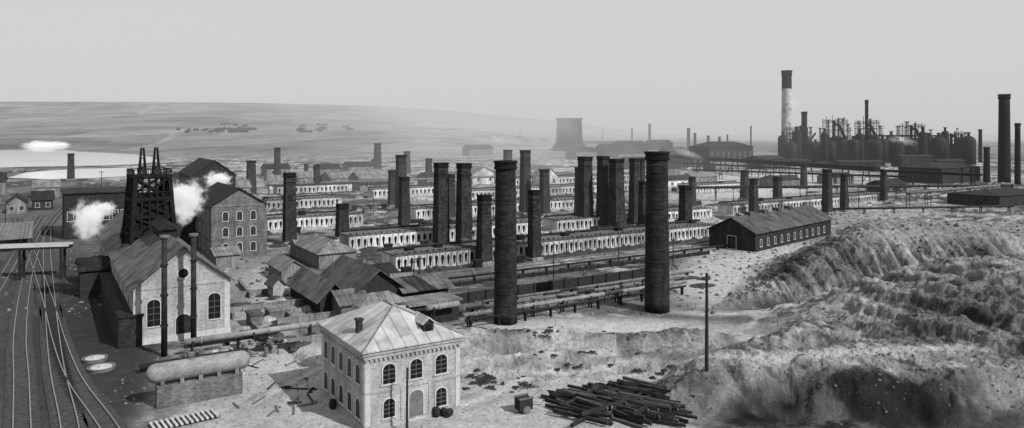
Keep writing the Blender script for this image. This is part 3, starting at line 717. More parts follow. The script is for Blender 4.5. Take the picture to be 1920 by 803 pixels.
# ---------------------------------------------------------------- coke oven batteries
ca,sa=math.cos(TH),math.sin(TH)
DOORP=[(-.12,.7),(.12,.7),(.38,2.2),(.33,2.6),(.0,2.9),(-.33,2.6),(-.38,2.2)]
A_=MB().prism(DOORP,-.05,0).mesh('oven_door','soot')
def battery(px,py,rpx,per=1.5,hh=3.5,dep=7.5,label='long limewashed coke oven battery with row of dark oven mouths'):
    x,d=G(px,py); Ln=along(x,d,ca,sa,rpx)
    e=obj('coke_oven_battery',None,(x,d,0),TH,label=label,cat='coke ovens',group='parallel coke oven batteries')
    obj('wall',MB().box(0,0,-.3,Ln,dep,hh).mesh('wall','plaster'),parent=e)
    t=MB().box(-.1,-.12,hh+.003,Ln+.1,dep+.1,hh+.22); obj('deck',t.mesh('deck','deck'),parent=e)
    for yy in (2,3.5,5.2,6.3): obj('charging_rail',MB().box(0,yy,hh+.22,Ln,yy+.1,hh+.34).mesh('charging_rail','tank'),parent=e)
    t=MB().tube((0,dep-.7,hh+.7),(Ln,dep-.7,hh+.7),.3,.3,10)
    obj('gas_main',t.mesh('gas_main','iron'),parent=e)
    t=MB(); n=int(Ln/per)
    for k in range(n):
        xx=(k+.5)*per
        t.box(xx-.22,1.2,hh+.2,xx+.22,1.6,hh+.35+.25*R()); 
        if k%5==0: t.tube((xx,6.6,hh+.2),(xx,6.6,hh+.8+.7*R()),.2,.16,6)
        if R()<.05: t.box(xx-.8,3+2*R(),hh+.2,xx+1.0,5.6,hh+.8+.9*R())
    obj('charging_gear',t.mesh('charging_gear','soot'),parent=e,kind='stuff')
    t=MB()
    for k in range(n):
        xx=(k+1)*per; t.prism([(xx-.25,-.0),(xx+.25,-.0),(xx+.1,hh-.25),(xx-.1,hh-.25)],-.24,-.003)
    obj('buttress',t.mesh('buttress','plaster'),parent=e,kind='stuff')
    for k in range(min(n,96)):
        o=obj('oven_door',A_,((k+.5)*per,0,0),parent=e); s_=per/1.5*(.85+.25*R()); o.scale=(s_,1,(.88+.12*R())*hh/3.3)
    if n>96:
        t=MB()
        for k in range(96,n): t.prism([((k+.5)*per+a,b) for a,b in DOORP],-.05,0)
        obj('oven_door',t.mesh('oven_door_run','soot'),parent=e,kind='stuff')
    vs=[];fs=[]; m_=int(Ln/1.0)
    for k in range(m_+1):
        u=k*Ln/m_; hh2=.1+1.2*R()**2.5; 
        vs+=[(u,-5-R(),-.1),(u,-3.2+R(),hh2*.6),(u,-1.5+.5*R(),hh2),(u,-.36,.1+.5*R())]
    for k in range(m_):
        for j in range(3): fs.append((k*4+j,(k+1)*4+j,(k+1)*4+j+1,k*4+j+1))
    t=MB(); t.add(vs,fs); obj('quenching_wharf',t.mesh('quenching_wharf','coke' if R()<.4 else 'ash'),parent=e)
    return e,Ln
battery(742,512,1345,1.5)
battery(655,470,1015,1.7); battery(1045,436,1335,1.7); battery(1375,404,1655,1.9)
battery(502,434,680,1.6); battery(780,412,1150,1.9)
battery(500,396,640,1.8,3.9); battery(860,377,1190,2.1,4.0); battery(1290,364,1400,2.1,3.9)
battery(700,372,850,2.1,3.9); battery(960,350,1240,2.5,4.0); battery(520,366,660,2.1,3.9)
def row_y(px,k): return k[1]-(px-k[0])*(k[1]-250)/(3100-k[0])
for i in range(40):
    k=random.choice([(742,512),(655,470),(502,434),(500,396)]); px=random.uniform(max(k[0],520),1330); py=row_y(px,k)-random.uniform(20,32)*(k[1]-250)/260
    x,d=G(px,py)
    e=obj('pump_hut',None,(x,d,0),TH,label='small grimy flat-roofed works hut between oven rows',cat='hut',group='small works huts')
    w_=1.4+4*R()**2; l_=1.4+2.0*R(); h_=1.2+1.8*R()
    obj('wall',MB().box(0,0,-.2,w_,l_,h_).mesh('wall',random.choice(['brickdark','darkplaster','brickmid','darkwood'])),parent=e)
    obj('roof',MB().add([(-.2,-.2,h_+.003),(w_+.2,-.2,h_+.003),(w_+.2,l_+.2,h_+.4),(-.2,l_+.2,h_+.4),(-.2,-.2,h_+.15),(w_+.2,-.2,h_+.15),(w_+.2,l_+.2,h_+.55),(-.2,l_+.2,h_+.55)],[(0,3,2,1),(4,5,6,7),(0,1,5,4),(1,2,6,5),(2,3,7,6),(3,0,4,7)]).mesh('roof',random.choice(['blackroof','oldroof','boardroof'])),parent=e)

def wallrun(px,py,rpx,h,dep,mat,name,label,cat):
    x,d=G(px,py); Ln=along(x,d,ca,sa,rpx)
    e=obj(name,None,(x,d,0),TH,label=label,cat=cat)
    obj('wall',MB().box(0,0,-.5,Ln,dep,h).mesh('wall',mat),parent=e)
    t=MB(); k=0
    while k<Ln: t.box(k,-.25,-.3,k+.35,-.003,h+.2); k+=3.5
    obj('post',t.mesh('post','darkwood'),parent=e,kind='stuff')
    return e
wallrun(845,573,1230,1.8,.6,'darkwood','retaining_wall','long dark timber retaining wall beside gas mains','wall')
wallrun(800,545,1330,.8,.4,'iron','retaining_wall','low dark kerb wall in coke yard','wall')
for dy_ in (8,15,24):
    x,d=G(760,512+dy_); Ln=along(x,d,ca,sa,1380)
    e=obj('yard_track',None,(x,d,0),TH,label='narrow yard track running along the coke wharf',cat='railway track',group='narrow yard tracks')
    for yy in(-.45,.45): obj('rail',MB().box(0,yy-.05,.05,Ln,yy+.05,.2).mesh('rail','tank'),parent=e)

# pipelines
def pipeline(px,py,rpx,z,r,label,mat='tank',step=8,name='pipeline',ang=TH):
    ca,sa=math.cos(ang),math.sin(ang)
    x,d=G(px,py,z); Ln=along(x,d,ca,sa,rpx)
    e=obj(name,None,(x,d,0),ang,label=label,cat='pipe',group='gas mains on trestles')
    a=MB().tube((0,0,z),(Ln,0,z),r,r,14).mesh('pipe',mat); smoothcyl(a); obj('pipe',a,parent=e)
    fl=MB().tube((0,0,z),(.25,0,z),r*1.25,r*1.25,14).mesh('flange',mat); k=2;i=0
    while k<Ln and i<95: obj('flange',fl,(k,0,0),parent=e); k+=4.5; i+=1
    k=1; i=0
    s=MB().box(-.12,-r*1.3,-.6,.12,-r*1.3+.2,z+.1).box(-.12,r*1.3-.2,-.6,.12,r*1.3,z+.1).box(-.13,-r*1.5,z-r-.3,.13,r*1.5,z-r).mesh('trestle','iron')
    while k<Ln and i<90:
        obj('trestle',s,(k,0,0),parent=e); k+=step; i+=1
pipeline(345,642,610,2.0,.42,'pale iron gas main on low trestles',mat='paletank')
pipeline(345,650,520,1.2,.3,'thin iron pipe on low supports',mat='tank',step=6)
pipeline(868,592,1285,1.9,.34,'long iron gas main with flanges on trestles',mat='paletank',step=6)
pipeline(872,602,1285,1.5,.2,'thin iron pipe on low supports',mat='iron',step=5)
pipeline(875,580,1290,1.3,.3,'thin iron pipe on low supports',mat='tank',step=6)
pipeline(800,578,860,3.0,.45,'thick iron gas main on trestles',mat='paletank')
pipeline(905,566,1300,1.2,.25,'thin iron pipe on low supports',step=6)
pipeline(780,530,1380,1.0,.22,'thin iron pipe on low supports in coke yard',mat='iron',step=6)
pipeline(500,347,1100,5,.6,'raised iron gas main crossing the works',mat='tank',step=14)
pipeline(1280,352,1900,6,.6,'raised iron gas main crossing the works',mat='iron',step=14,ang=math.radians(5))
pipeline(1700,362,1900,6,.6,'raised iron gas main crossing the works',mat='tank',step=16)
pipeline(1560,392,1900,2,.4,'raised iron gas main crossing the works',mat='iron',step=12,ang=math.radians(8))
x0,d0=G(885,604); Ln=along(x0,d0,ca,sa,1250)
for k in range(24):
    s_=(k+.5+.3*(R()-.5))*Ln/24; xx=x0+ca*s_; yy=d0+sa*s_; q_=.6+.5*R()
    t=MB().tube((0,0,-.3),(0,0,2.2*q_),.16,.13,8).tube((0,0,1.),(1.2,.4,1.),.12,.12,8).lathe([(.3,2.2*q_),(.34,2.2*q_+.1),(.34,2.2*q_+.2),(.1,2.2*q_+.25)],12)
    obj('valve_standpipe',t.mesh('valve_standpipe',random.choice(['iron','iron','tank'])),(xx,yy,gz(xx,yy)),R()*6,label='short iron valve standpipe beside gas main',cat='valve',group='valve standpipes along gas mains')

def trestle(pts,z,w,th):
    for (pa,pb) in zip(pts[:-1],pts[1:]):
        A=Vector((*G(*pa,z),0));B=Vector((*G(*pb,z),0)); D=B-A; Ln=D.length; an=math.atan2(D.y,D.x)
        e=obj('trestle_bridge',None,A,an,label='long dark elevated ore conveyor bridge on iron legs',cat='bridge',group='elevated ore bridges')
        obj('deck',MB().box(0,-w/2,z,Ln,w/2,z+th).mesh('deck','soot'),parent=e)
        t=MB(); k=0
        while k<Ln: t.beam((k,-w/2,z+th),(k,-w/2,z+th+1.2),.2); k+=5
        t.box(0,-w/2-.1,z+th+1.1,Ln,-w/2+.1,z+th+1.25); obj('railing',t.mesh('railing','soot'),parent=e)
        k=3
        t=MB().beam((0,-w/2-1,-.5),(0,-w/2,z),.5).beam((0,w/2+1,-.5),(0,w/2,z),.5).beam((0,-w/2-.7,z*.3),(0,w/2,z*.9),.3).mesh('leg','iron')
        while k<Ln:
            obj('leg',t,(k,0,0),parent=e); k+=16
trestle([(1255,296),(1645,322)],9,4,2.6)
trestle([(1645,322),(1840,331)],8,3,1.4)
trestle([(1250,306),(1500,318)],5,3,1.2)
trestle([(1300,320),(1720,334)],5,3,1.0)

# ---------------------------------------------------------------- blast furnaces
def furnace(px,base,top,sc=1.0):
    x,d=G(px,base); hh=(base-top)/F*d; s=sc
    e=obj('blast_furnace',None,(x,d,0),.3+R()*.3,label='dark blast furnace with lattice charging frame and gas downcomer',cat='blast furnace',group='row of blast furnaces')
    b=hh*(.52+.1*R())
    a=MB().lathe([(7*s,0),(7*s,b*.25),(8*s,b*.4),(6.5*s,b*.75),(5*s,b),(3.5,b+2)],18).mesh('stack','stove'); smoothcyl(a); obj('stack',a,parent=e)
    p=MB()
    for zz,x0_,x1_ in ((b,-9,9),(b*1.3,-7,9),(hh*.93,-8,5)):
        p.box(x0_*s,-7*s,zz,x1_*s,7*s,zz+.6)
        for k in range(9):
            u_=(x0_+(x1_-x0_)*k/8)*s; p.beam((u_,-6.9*s,zz+.6),(u_,-6.9*s,zz+3.0),.22)
        p.beam((x0_*s,-6.9*s,zz+2.9),(x1_*s,-6.9*s,zz+2.9),.22)
    obj('platform',p.mesh('platform','soot'),parent=e)
    f=MB()
    for sx,tp in ((-8,.96),(-4.5,1.04),(-1.5,.94),(2,1.06),(5,.95),(8.5,.78)):
        for sy in(-6*s,6*s): f.beam((sx*s,sy,0),(sx*s,sy,hh*(tp+.10*(R()-.5))),.5)
    for k in range(6):
        z0=b+(hh-b)*k/6;z1=b+(hh-b)*(k+1)/6
        for sy in(-6*s,6*s):
            f.beam((-8*s,sy,z0),(-1.5*s,sy,z1),.28); f.beam((-1.5*s,sy,z0),(-8*s,sy,z1),.28); 
            if R()<.6: f.beam((5*s,sy,z0),(-1.5*s,sy,z1),.28)
            f.beam((-8*s,sy,z1-1),((8.5 if k<4 else 5)*s,sy,z1-1),.3)
    obj('charging_frame',f.mesh('charging_frame','soot'),parent=e)
    g=MB().tube((3,0,hh*.88),(15*s,-3,b*.4),1.5,1.5,10).tube((-3,0,b),(-3,0,hh*.98),1.3,1.3,10).tube((-3,0,hh*.88),(3,0,hh*.88),1.4,1.4,10).tube((3,0,b),(3,0,hh*1.04),.9,.9,10)
    obj('downcomer',g.mesh('downcomer','stove'),parent=e)
for px,top in ((1497,238),(1568,224),(1628,226),(1712,233),(1787,249)): furnace(px,304,top,1.3 if top<235 else 1.15)
SM={}
for key,(rr,hh_) in {'a':(5.0,21),'b':(6.2,17),'c':(4.0,24)}.items():
    s1=MB().lathe([(rr,-1),(rr,hh_)]+[(rr*math.cos(t*.26),hh_+rr*.75*math.sin(t*.26)) for t in range(1,6)],20).mesh('shell','stove'); smoothcyl(s1)
    s2=MB().lathe([(rr+.2,hh_*.6),(rr+.2,hh_*.6+.4)],16).mesh('band','iron'); s3=MB().lathe([(1.2,hh_+rr*.7),(1.2,hh_+rr*.7+2.2),(1.8,hh_+rr*.7+2.3),(1.8,hh_+rr*.7+3)],8).mesh('valve','soot'); SM[key]=(s1,s2,s3)
for px,key in zip((1468,1482,1494,1515,1529,1546,1556,1583,1600,1612,1643,1655,1671,1683,1730,1742,1760,1772,1803,1816),'abcabcabacbaabcabcab'):
    x,d=G(px,304+R()*5); s_=.85+.35*R()
    e=obj('hot_blast_stove',None,(x,d,0),label='dark domed cylindrical hot blast stove',cat='hot blast stove',group='hot blast stoves',scale=(s_,s_,.9+.4*R()))
    obj('shell',SM[key][0],parent=e); obj('band',SM[key][1],parent=e); obj('valve',SM[key][2],parent=e)
for px,rp,h_ in ((1462,1520,5),(1535,1560,3),(1575,1660,4),(1690,1752,9),(1760,1810,5)):
    house('cast_house','long black cast house of blast furnace plant','industrial building',px,313,rpx=rp,L=14,h=h_,rise=1.5,roof='gx',ang=.15,wm='stove',rm='blackroof',group='cast houses')
x,d=G(1694,300); 
e=obj('ore_bunker',None,(x,d,0),.1,label='tall black box-like ore bunker beside furnaces',cat='bunker')
obj('wall',MB().box(0,0,-1,40,20,20).box(10,2,20,22,14,25).mesh('wall','stove'),parent=e)
t=MB()
for k in range(10): t.beam((k*4.1,-.3,0),(k*4.1,-.3,20),.6)
obj('rib',t.mesh('rib','iron'),parent=e,kind='stuff')
x,d=G(1465,299)
e=obj('gas_pipe_bridge',None,(x,d,0),.05,label='thick black blast main running along the stoves',cat='pipe')
a=MB().tube((0,0,19),(90,0,19),1.2,1.2,12).tube((90,0,19),(110,-3,27),1.2,1.2,12).tube((110,-3,27),(195,0,27),1.0,1.0,12).tube((0,-20,9),(180,-20,9),1.3,1.3,10).tube((20,-10,9),(40,0,30),1.1,1.1,10).mesh('pipe','soot'); obj('pipe',a,parent=e)
for px,t,bs in ((1580,222,302),(1553,225,302),(1700,228,303),(1795,240,303),(1650,236,303),(1538,240,303),(1610,228,303),(1730,238,303),(1772,246,303),(1520,238,303),(1590,232,302),(1683,236,302),(1745,243,302),(1810,248,303)):
    x,d=G(px,bs); hh=(bs-t)/F*d; mb=MB()
    for sx,sy in cs: mb.beam((sx*1.6,sy*1.6,0),(sx*.5,sy*.5,hh),.35)
    for k in range(10):
        z0=hh*k/10;z1=hh*(k+1)/10;w0=1.6-1.1*k/10;w1=1.6-1.1*(k+1)/10
        mb.beam((-w0,-w0,z0),(w1,-w1,z1),.22); mb.beam((-w0,w0,z0),(-w1,-w1,z1),.22)
    mb.box(-2.5,-.8,hh-.8,2.5,.8,hh)
    obj('lattice_mast',mb.mesh('lattice_mast','soot'),(x,d,0),R(),label='dark iron lattice mast above blast furnaces',cat='mast',group='lattice masts')

# ---------------------------------------------------------------- boiler tank on brick cradle
x,d=G(294,768); L_=along(x,d,ca,sa,455)
e=obj('tank_cradle',None,(x,d,0),TH,label='long brick cradle wall carrying an iron tank',cat='brick wall')
obj('wall',MB().box(0,0,-.3,L_,1.5,2.4).mesh('wall','brickmid'),parent=e)
for k in range(5): obj('saddle',MB().prismx([(0,2.403),(1.5,2.403),(1.5,3.0),(1.1,2.65),(.4,2.65),(0,3.0)],.4+k*(L_-1.2)/4,.8+k*(L_-1.2)/4).mesh('saddle','darkplaster'),parent=e)
r=1.05; prof=[(.05,-r*.95)]+[(r*math.sin(t*math.pi/16),-r*.95*math.cos(t*math.pi/16)) for t in range(1,9)]+[(r,L_*k/8) for k in range(1,8)]+[(r*math.cos(t*math.pi/16),L_+r*.95*math.sin(t*math.pi/16)) for t in range(0,8)]+[(.05,L_+r*.95)]
a=MB().lathe(prof,28).mesh('shell','paletank'); smoothcyl(a)
e=obj('iron_tank',None,(x-sa*.75,d+ca*.75,2.66+r),TH,label='long grey riveted iron boiler tank with domed ends',cat='tank')
obj('shell',a,(0,0,0),parent=e,rot=(0,math.pi/2,0))
t=MB().tube((L_*.4,0,r-.1),(L_*.4,0,r+.3),.28,.28,12).lathe([(.36,r+.3),(.36,r+.42),(.1,r+.45)],12,L_*.4,0); obj('manhole',t.mesh('manhole','tank'),parent=e)
x,d=G(262,700)
e=obj('flue_pipe',None,(x,d,.7),TH,label='dark iron flue lying beside tank',cat='pipe')
a=MB().tube((0,0,0),(13,0,0),.45,.45,18).mesh('pipe','iron'); smoothcyl(a); obj('pipe',a,parent=e)
for xx in (1,10): obj('pier',MB().box(xx,-.6,-1.2,xx+.6,.6,-.4).mesh('pier','brickdark'),parent=e)
for i in range(24):
    px=random.uniform(345,520); py=random.uniform(646,680); x,d=G(px,py)
    t=MB().tube((0,0,-.1),(0,0,.7+.8*R()),.25,.25,10).tube((0,0,.6),(1.2,0,.6),.2,.2,8).lathe([(.35,.7),(.4,.85),(.1,.9)],10)
    obj('pipe_fitting',t.mesh('pipe_fitting',random.choice(['iron','tank','paletank'])),(x,d,gz(x,d)),R()*6,label='iron pipe fitting with valve by gas main',cat='pipe fitting',group='pipe fittings by the mains')
for px,py,r in ((178,676,1.45),(190,693,1.55)):
    x,d=G(px,py); 
    e=obj('round_vat',None,(x,d,0),label='low round iron settling vat with pale lid',cat='vat',group='round settling vats')
    obj('body',MB().lathe([(r,-.2),(r,.3),(r*1.06,.3),(r*1.06,.4),(r*.9,.4),(r*.9,.3)],24).mesh('body','tank'),parent=e)
    obj('lid',MB().lathe([(r*.8,.302),(r*.8,.36),(.35,.4),(.35,.55)],20).mesh('lid','stone'),parent=e)

# ---------------------------------------------------------------- tracks
def crom(pts,n=14):
    P=[Vector(p) for p in pts]; P=[P[0]*2-P[1]]+P+[P[-1]*2-P[-2]]; out=[]
    for i in range(1,len(P)-2):
        for k in range(n):
            t=k/n; a,b,c,d=P[i-1:i+3]
            out.append(.5*((2*b)+(-a+c)*t+(2*a-5*b+4*c-d)*t*t+(-a+3*b-3*c+d)*t**3))
    out.append(P[-2]); return out
def track(pxs):
    pts=crom([(*G(a,b),0) for a,b in pxs])
    e=obj('railway_track',None,(0,0,0),label='standard railway track with worn rails on cinder ballast',cat='railway track',group='railway sidings')
    sd=[]; 
    for i,p in enumerate(pts):
        t=(pts[min(i+1,len(pts)-1)]-pts[max(i-1,0)]).normalized(); sd.append(Vector((-t.y,t.x,0)))
    def ribbon(mb,off,w,z0,z1):
        vs=[];fs=[]
        for p,n in zip(pts,sd):
            g=.1
            vs+= [p+n*(off-w)+Vector((0,0,z0+g)),p+n*(off+w)+Vector((0,0,z0+g)),p+n*(off+w)+Vector((0,0,z1+g)),p+n*(off-w)+Vector((0,0,z1+g))]
        for i in range(len(pts)-1):
            a=i*4;b=a+4
            fs+=[(a+2,a+3,b+3,b+2),(a+1,a+2,b+2,b+1),(a+3,a,b,b+3)]
        mb.add(vs,fs)
    m1=MB(); ribbon(m1,0,1.6,-.3,.02); obj('ballast',m1.mesh('ballast','ballast'),parent=e)
    for s_ in(-.76,.76):
        m1=MB(); ribbon(m1,s_,.06,.05,.27); obj('rail',m1.mesh('rail','rail'),parent=e)
    m1=MB(); acc=0
    for i in range(len(pts)-1):
        Ls=(pts[i+1]-pts[i]).length; t=(pts[i+1]-pts[i]).normalized(); n=Vector((-t.y,t.x,0)); s0=acc
        while s0<Ls:
            p=pts[i]+t*s0; w=1.25+.1*R()
            q=[p-n*w-t*.13,p+n*w-t*.13,p+n*w+t*.13,p-n*w+t*.13]
            m1.add([(*v.xy,.1) for v in q]+[(*v.xy,.21) for v in q],[(4,5,6,7),(0,1,5,4),(1,2,6,5),(2,3,7,6),(3,0,4,7)]); s0+=.8
        acc=s0-Ls
    obj('sleeper',m1.mesh('sleeper','sleeper'),parent=e,kind='stuff')
track([(42,880),(40,720),(38,620),(52,520),(75,450),(100,410),(128,380)])
track([(140,880),(128,790),(108,700),(98,620),(92,540),(88,480),(90,430)])
track([(260,900),(200,800),(140,715),(110,640),(88,560),(60,480),(40,440),(32,410)])
track([(-60,640),(-15,560),(20,500),(52,440),(75,405)])

# footbridge
A=Vector((*G(-60,466,7),0)); 
e=obj('footbridge',None,A,math.radians(14),label='pale plate-sided footbridge over railway tracks',cat='bridge'); Lb=18
obj('deck',MB().box(0,0,6.3,Lb,2.6,6.8).mesh('deck','iron'),parent=e)
t=MB().box(0,-.12,6.75,Lb,-.003,7.3); obj('parapet',t.mesh('parapet','stone'),parent=e)
t=MB().box(0,2.603,6.75,Lb,2.7,7.3); obj('parapet',t.mesh('parapet','stone'),parent=e)
for xx in (1,9,16.5):
    t=MB().beam((0,.2,-.3),(0,.2,6.3),.5).beam((0,2.4,-.3),(0,2.4,6.3),.5).beam((0,.2,1),(0,2.4,5),.25); obj('pier',t.mesh('pier','iron'),(xx,0,0),parent=e)

# ---------------------------------------------------------------- poles
def pole(px,top,base,z=None,arms=1,label='weathered wooden telegraph pole with short crossarm',rr=.17):
    zb=0 if z is None else z
    x,d=G(px,base,zb); hh=(base-top)/F*d
    e=obj('telegraph_pole',None,(x,d,zb-.3),.5+R()*.5,label=label,cat='utility pole',group='telegraph poles')
    obj('post',MB().tube((0,0,0),(0.05,0,hh+.3),rr,rr*.65,8).mesh('post','darkwood'),parent=e)
    if arms:
        t=MB().box(-.9,-.06,hh-.35,.9,.06,hh-.2)
        for k in(-.8,-.4,.4,.8): t.tube((k,0,hh-.2),(k,0,hh),.05,.04,6)
        obj('crossarm',t.mesh('crossarm','darkwood'),parent=e)
pole(763,690,812,arms=0,rr=.16,label='plain dark wooden post before brick house')
def zat(px,py):
    z=0
    for _ in range(30):
        x,d=G(px,py,z); z=.5*z+.5*gz(x,d)
    return z
pole(1325,512,698,z=zat(1325,698),rr=.22)
for a in [(1038,455,522),(786,480,560),(776,486,566),(648,500,548),(190,320,400),(1240,500,560),(1078,380,420),(560,372,410),(700,360,400),(925,388,430),(1120,350,392),(1342,330,368),(1375,352,395),(1500,352,392),(1610,350,392),(10,380,440),(150,340,392),(455,350,400),(610,345,385),(1735,340,385),(1262,445,500),(880,420,470),(605,440,480),(1160,440,492)]: pole(*a,rr=.14)

# ---------------------------------------------------------------- timber pile
cx,cy=G(1155,764); 
for i in range(170):
    L=3.5+4.0*R(); r=.18+.10*R()
    lay=i//44
    ox=random.uniform(-1,1)*5.8*(1-lay*.12); oy=random.uniform(-1,1)*5.2*(1-lay*.12)
    if (ox/6.2)**2+(oy/5.6)**2>1: ox*=.7; oy*=.7
    an=math.radians((142 if ox<2.5 else 152)+random.gauss(0,6) if R()<.9 else 40+random.gauss(0,10))
    mb=MB().tube((-L/2,0,0),(L/2,.05*R(),0),r,r*.95,4)
    x_,y_=cx+ox,cy+oy
    e=obj('timber_beam',mb.mesh('timber_beam','loggrey' if R()<.3 else 'log'),(x_,y_,gz(x_,y_)+.15+lay*.28+.12*R()),rot=(random.gauss(0,.15),random.gauss(0,.04),an),label='dark squared timber beam in stacked pile',cat='timber',group='pile of timber beams')
    if i>100: obj('cut_end',MB().tube((-L/2-.01,0,0),(-L/2-.03,0,0),r*.92,r*.92,4).mesh('cut_end','logend'),parent=e)
x,d=G(282,806)
e=obj('sleeper_rack',None,(x,d,gz(x,d)+.05),math.radians(38),label='row of pale timber sleepers laid like a ladder',cat='timber rack')
for yy in (-.9,.9): obj('rail',MB().box(0,yy-.08,0,6.5,yy+.08,.15).mesh('rail','darkwood'),parent=e)
for k in range(13): obj('rung',MB().box(k*.5+.1,-1.25,.152,k*.5+.34,1.25,.3).mesh('rung','stone'),parent=e)
for i in range(26):
    px=random.choice([random.uniform(440,600),random.uniform(470,580)]); py=random.uniform(560,790)
    x,d=G(px,py); 
    obj('plank',MB().box(-1.-R(),-.08,0,1.,.08,.1).mesh('plank',random.choice(['darkwood','wood'])),(x,d,gz(x,d)+.05),R()*3.1,label='discarded plank lying on dusty ground',cat='plank',group='discarded planks')
wt_=MB().frus(0,0,.7,1.9,1.5,2.3,1.0,1.5).mesh('tub','iron'); wu_=MB().box(-1,-.5,.45,1,.5,.6).box(-.1,-.4,.6,.1,.4,.75).mesh('underframe','darkwood'); ww_=MB().tube((0,-.06,0),(0,.06,0),.3,.3,12).mesh('wheel','iron')
def wagon(px,py,s=1.0,label='small iron tip wagon on yard rails',ang=TH):
    x,d=G(px,py); e=obj('tip_wagon',None,(x,d,gz(x,d)),ang,label=label,cat='wagon',group='small tip wagons',scale=(s,s,s))
    obj('tub',wt_,parent=e); obj('underframe',wu_,parent=e)
    for a in(-.6,.6):
        for b in(-.5,.5): obj('wheel',ww_,(a,b*1.25,.32),parent=e)
e=obj('handcart',None,(*G(982,770),0),.5,label='dark wooden box cart with two wheels on dusty ground',cat='cart')
e.location.z=gz(*G(982,770))
obj('box',MB().box(-.8,-.6,.4,.8,.6,1.6).mesh('box','darkwood'),parent=e)
for b in(-.58,.58): obj('rim',MB().box(-.86,b-.08,1.603,.86,b+.08,1.75).mesh('rim','wood'),parent=e)
for b in(-.68,.68): obj('wheel',MB().tube((0,b-.05,.45),(0,b+.05,.45),.45,.45,14).mesh('wheel','wood'),parent=e)
for b in(-.4,.4): obj('handle',MB().beam((.8,b,.9),(2.0,b,.6),.08).mesh('handle','wood'),parent=e)
for i in range(34):
    px=random.uniform(520,1350); k=random.choice([(742,512),(655,470),(502,434),(500,396)])
    py=row_y(px,k)+8
    if py>385 and px>k[0]: wagon(px,py)
for px,py,rt in ((818,783,0),(829,779,1),(838,786,1),(624,768,0)):
    x,d=G(px,py); a=MB().lathe([(.3,0),(.38,.25),(.42,.5),(.38,.75),(.3,1.0)],14).lathe([(.4,.24),(.4,.3)],14).lathe([(.4,.72),(.4,.78)],14)
    obj('barrel',a.mesh('barrel','darkwood'),(x,d,gz(x,d)+(.42 if rt else 0)),rot=(math.pi/2*rt,0,R()*3),label='old wooden barrel beside brick house',cat='barrel',group='old barrels')
def heap(px,py,r,h,mat,label,grp):
    x,d=G(px,py); n=18; vs=[(0,0,h)];fs=[]
    for k in range(1,6):
        for i in range(n):
            t=2*math.pi*i/n; rr=r*k/5*(1+.3*(R()-.5)); vs.append((rr*math.cos(t)*1.6,rr*math.sin(t),h*(1-k/5)**1.1*(1+.4*(R()-.5))-(.3 if k==5 else 0)))
    for i in range(n): fs.append((0,1+i,1+(i+1)%n))
    for k in range(4):
        for i in range(n): fs.append((1+k*n+i,1+(k+1)*n+i,1+(k+1)*n+(i+1)%n,1+k*n+(i+1)%n))
    obj('coke_heap' if mat=='coke' else 'ash_heap',MB().add(vs,fs).mesh('heap',mat,False),(x,d,gz(x,d)),TH,label=label,cat='heap',group=grp)
for i in range(140):
    px=random.uniform(500,1700); py=random.uniform(352,470) if px<1200 else random.uniform(345,425)
    if py>500-(px-740)*.11: continue
    if random.random()<.45: heap(px,py,1.2+2.2*R(),.3+.8*R(),'coke','dark heap of coke breeze in the yard','coke heaps')
    else: heap(px,py,1.2+2*R(),.3+.6*R(),'ash','pale heap of ash in the yard','ash heaps')
for i in range(18): heap(random.uniform(870,1330),random.uniform(520,545),1+1.5*R(),.3+.4*R(),'coke','dark heap of coke breeze in the yard','coke heaps')
for i in range(22): heap(random.uniform(440,580),random.uniform(545,650),.7+R(),.3+.5*R(),random.choice(['coke','ash']),'small heap of spoil in the yard','coke heaps')

def bush(x,y,r):
    mb=MB(); sx_=.7+.8*R()
    for i in range(170):
        t=R()*6.28; q=R()**.5*r*(1+.35*math.sin(3*t+x)); z=R()**1.3*r*.45*(1-q/r*.5); s=.05+.08*R()
        a=Vector((random.gauss(0,1),random.gauss(0,1),random.gauss(0,1))).normalized(); b=a.orthogonal().normalized(); p=Vector((q*math.cos(t)*sx_,q*math.sin(t),z))
        mb.add([p-a*s,p-b*s*.7,p+a*s,p+b*s*.7],[(0,1,2,3)])
    for i in range(6): mb.tube((0,0,-.1),(r*.6*(R()-.5)*2,r*.6*(R()-.5)*2,r*.5),.03,.02,4)
    obj('bush',mb.mesh('bush','leaf'),(x,y,gz(x,y)),label='low dark scrub bush on dusty ground',cat='bush',group='scrub bushes')
for i in range(130):
    c=random.choice([(900,715,70,18),(900,715,50,14),(930,718,110,14),(580,745,40,22),(640,775,25,15),(1000,655,90,10),(1180,655,80,12),(1240,700,60,20),(1060,690,120,14)])
    x,d=G(random.gauss(c[0],c[2]*.5),random.gauss(c[1],c[3]*.5))
    if 590<960+F*x/d<872 and d>66: continue
    bush(x,d,.15+.6*R()**2)
mb=MB()
for (a,b,n) in ((390,470,26),(560,610,12),(330,480,14)):
    for i in range(n):
        px=random.uniform(a,b); d=1750+R()*120; x=(px-960)/F*d; z=gz(x,d)
        for j in range(5): 
            s=2+2.5*R(); ox,oy,oz=[(R()-.5)*8 for _ in range(3)]
            mb.lathe([(s*.3,z+oz*.3),(s,z+s*.6),(s*.8,z+s*1.2),(s*.2,z+s*1.6)],6,x+ox,d+oy)
obj('far_trees',mb.mesh('far_trees','leaf'),kind='stuff')
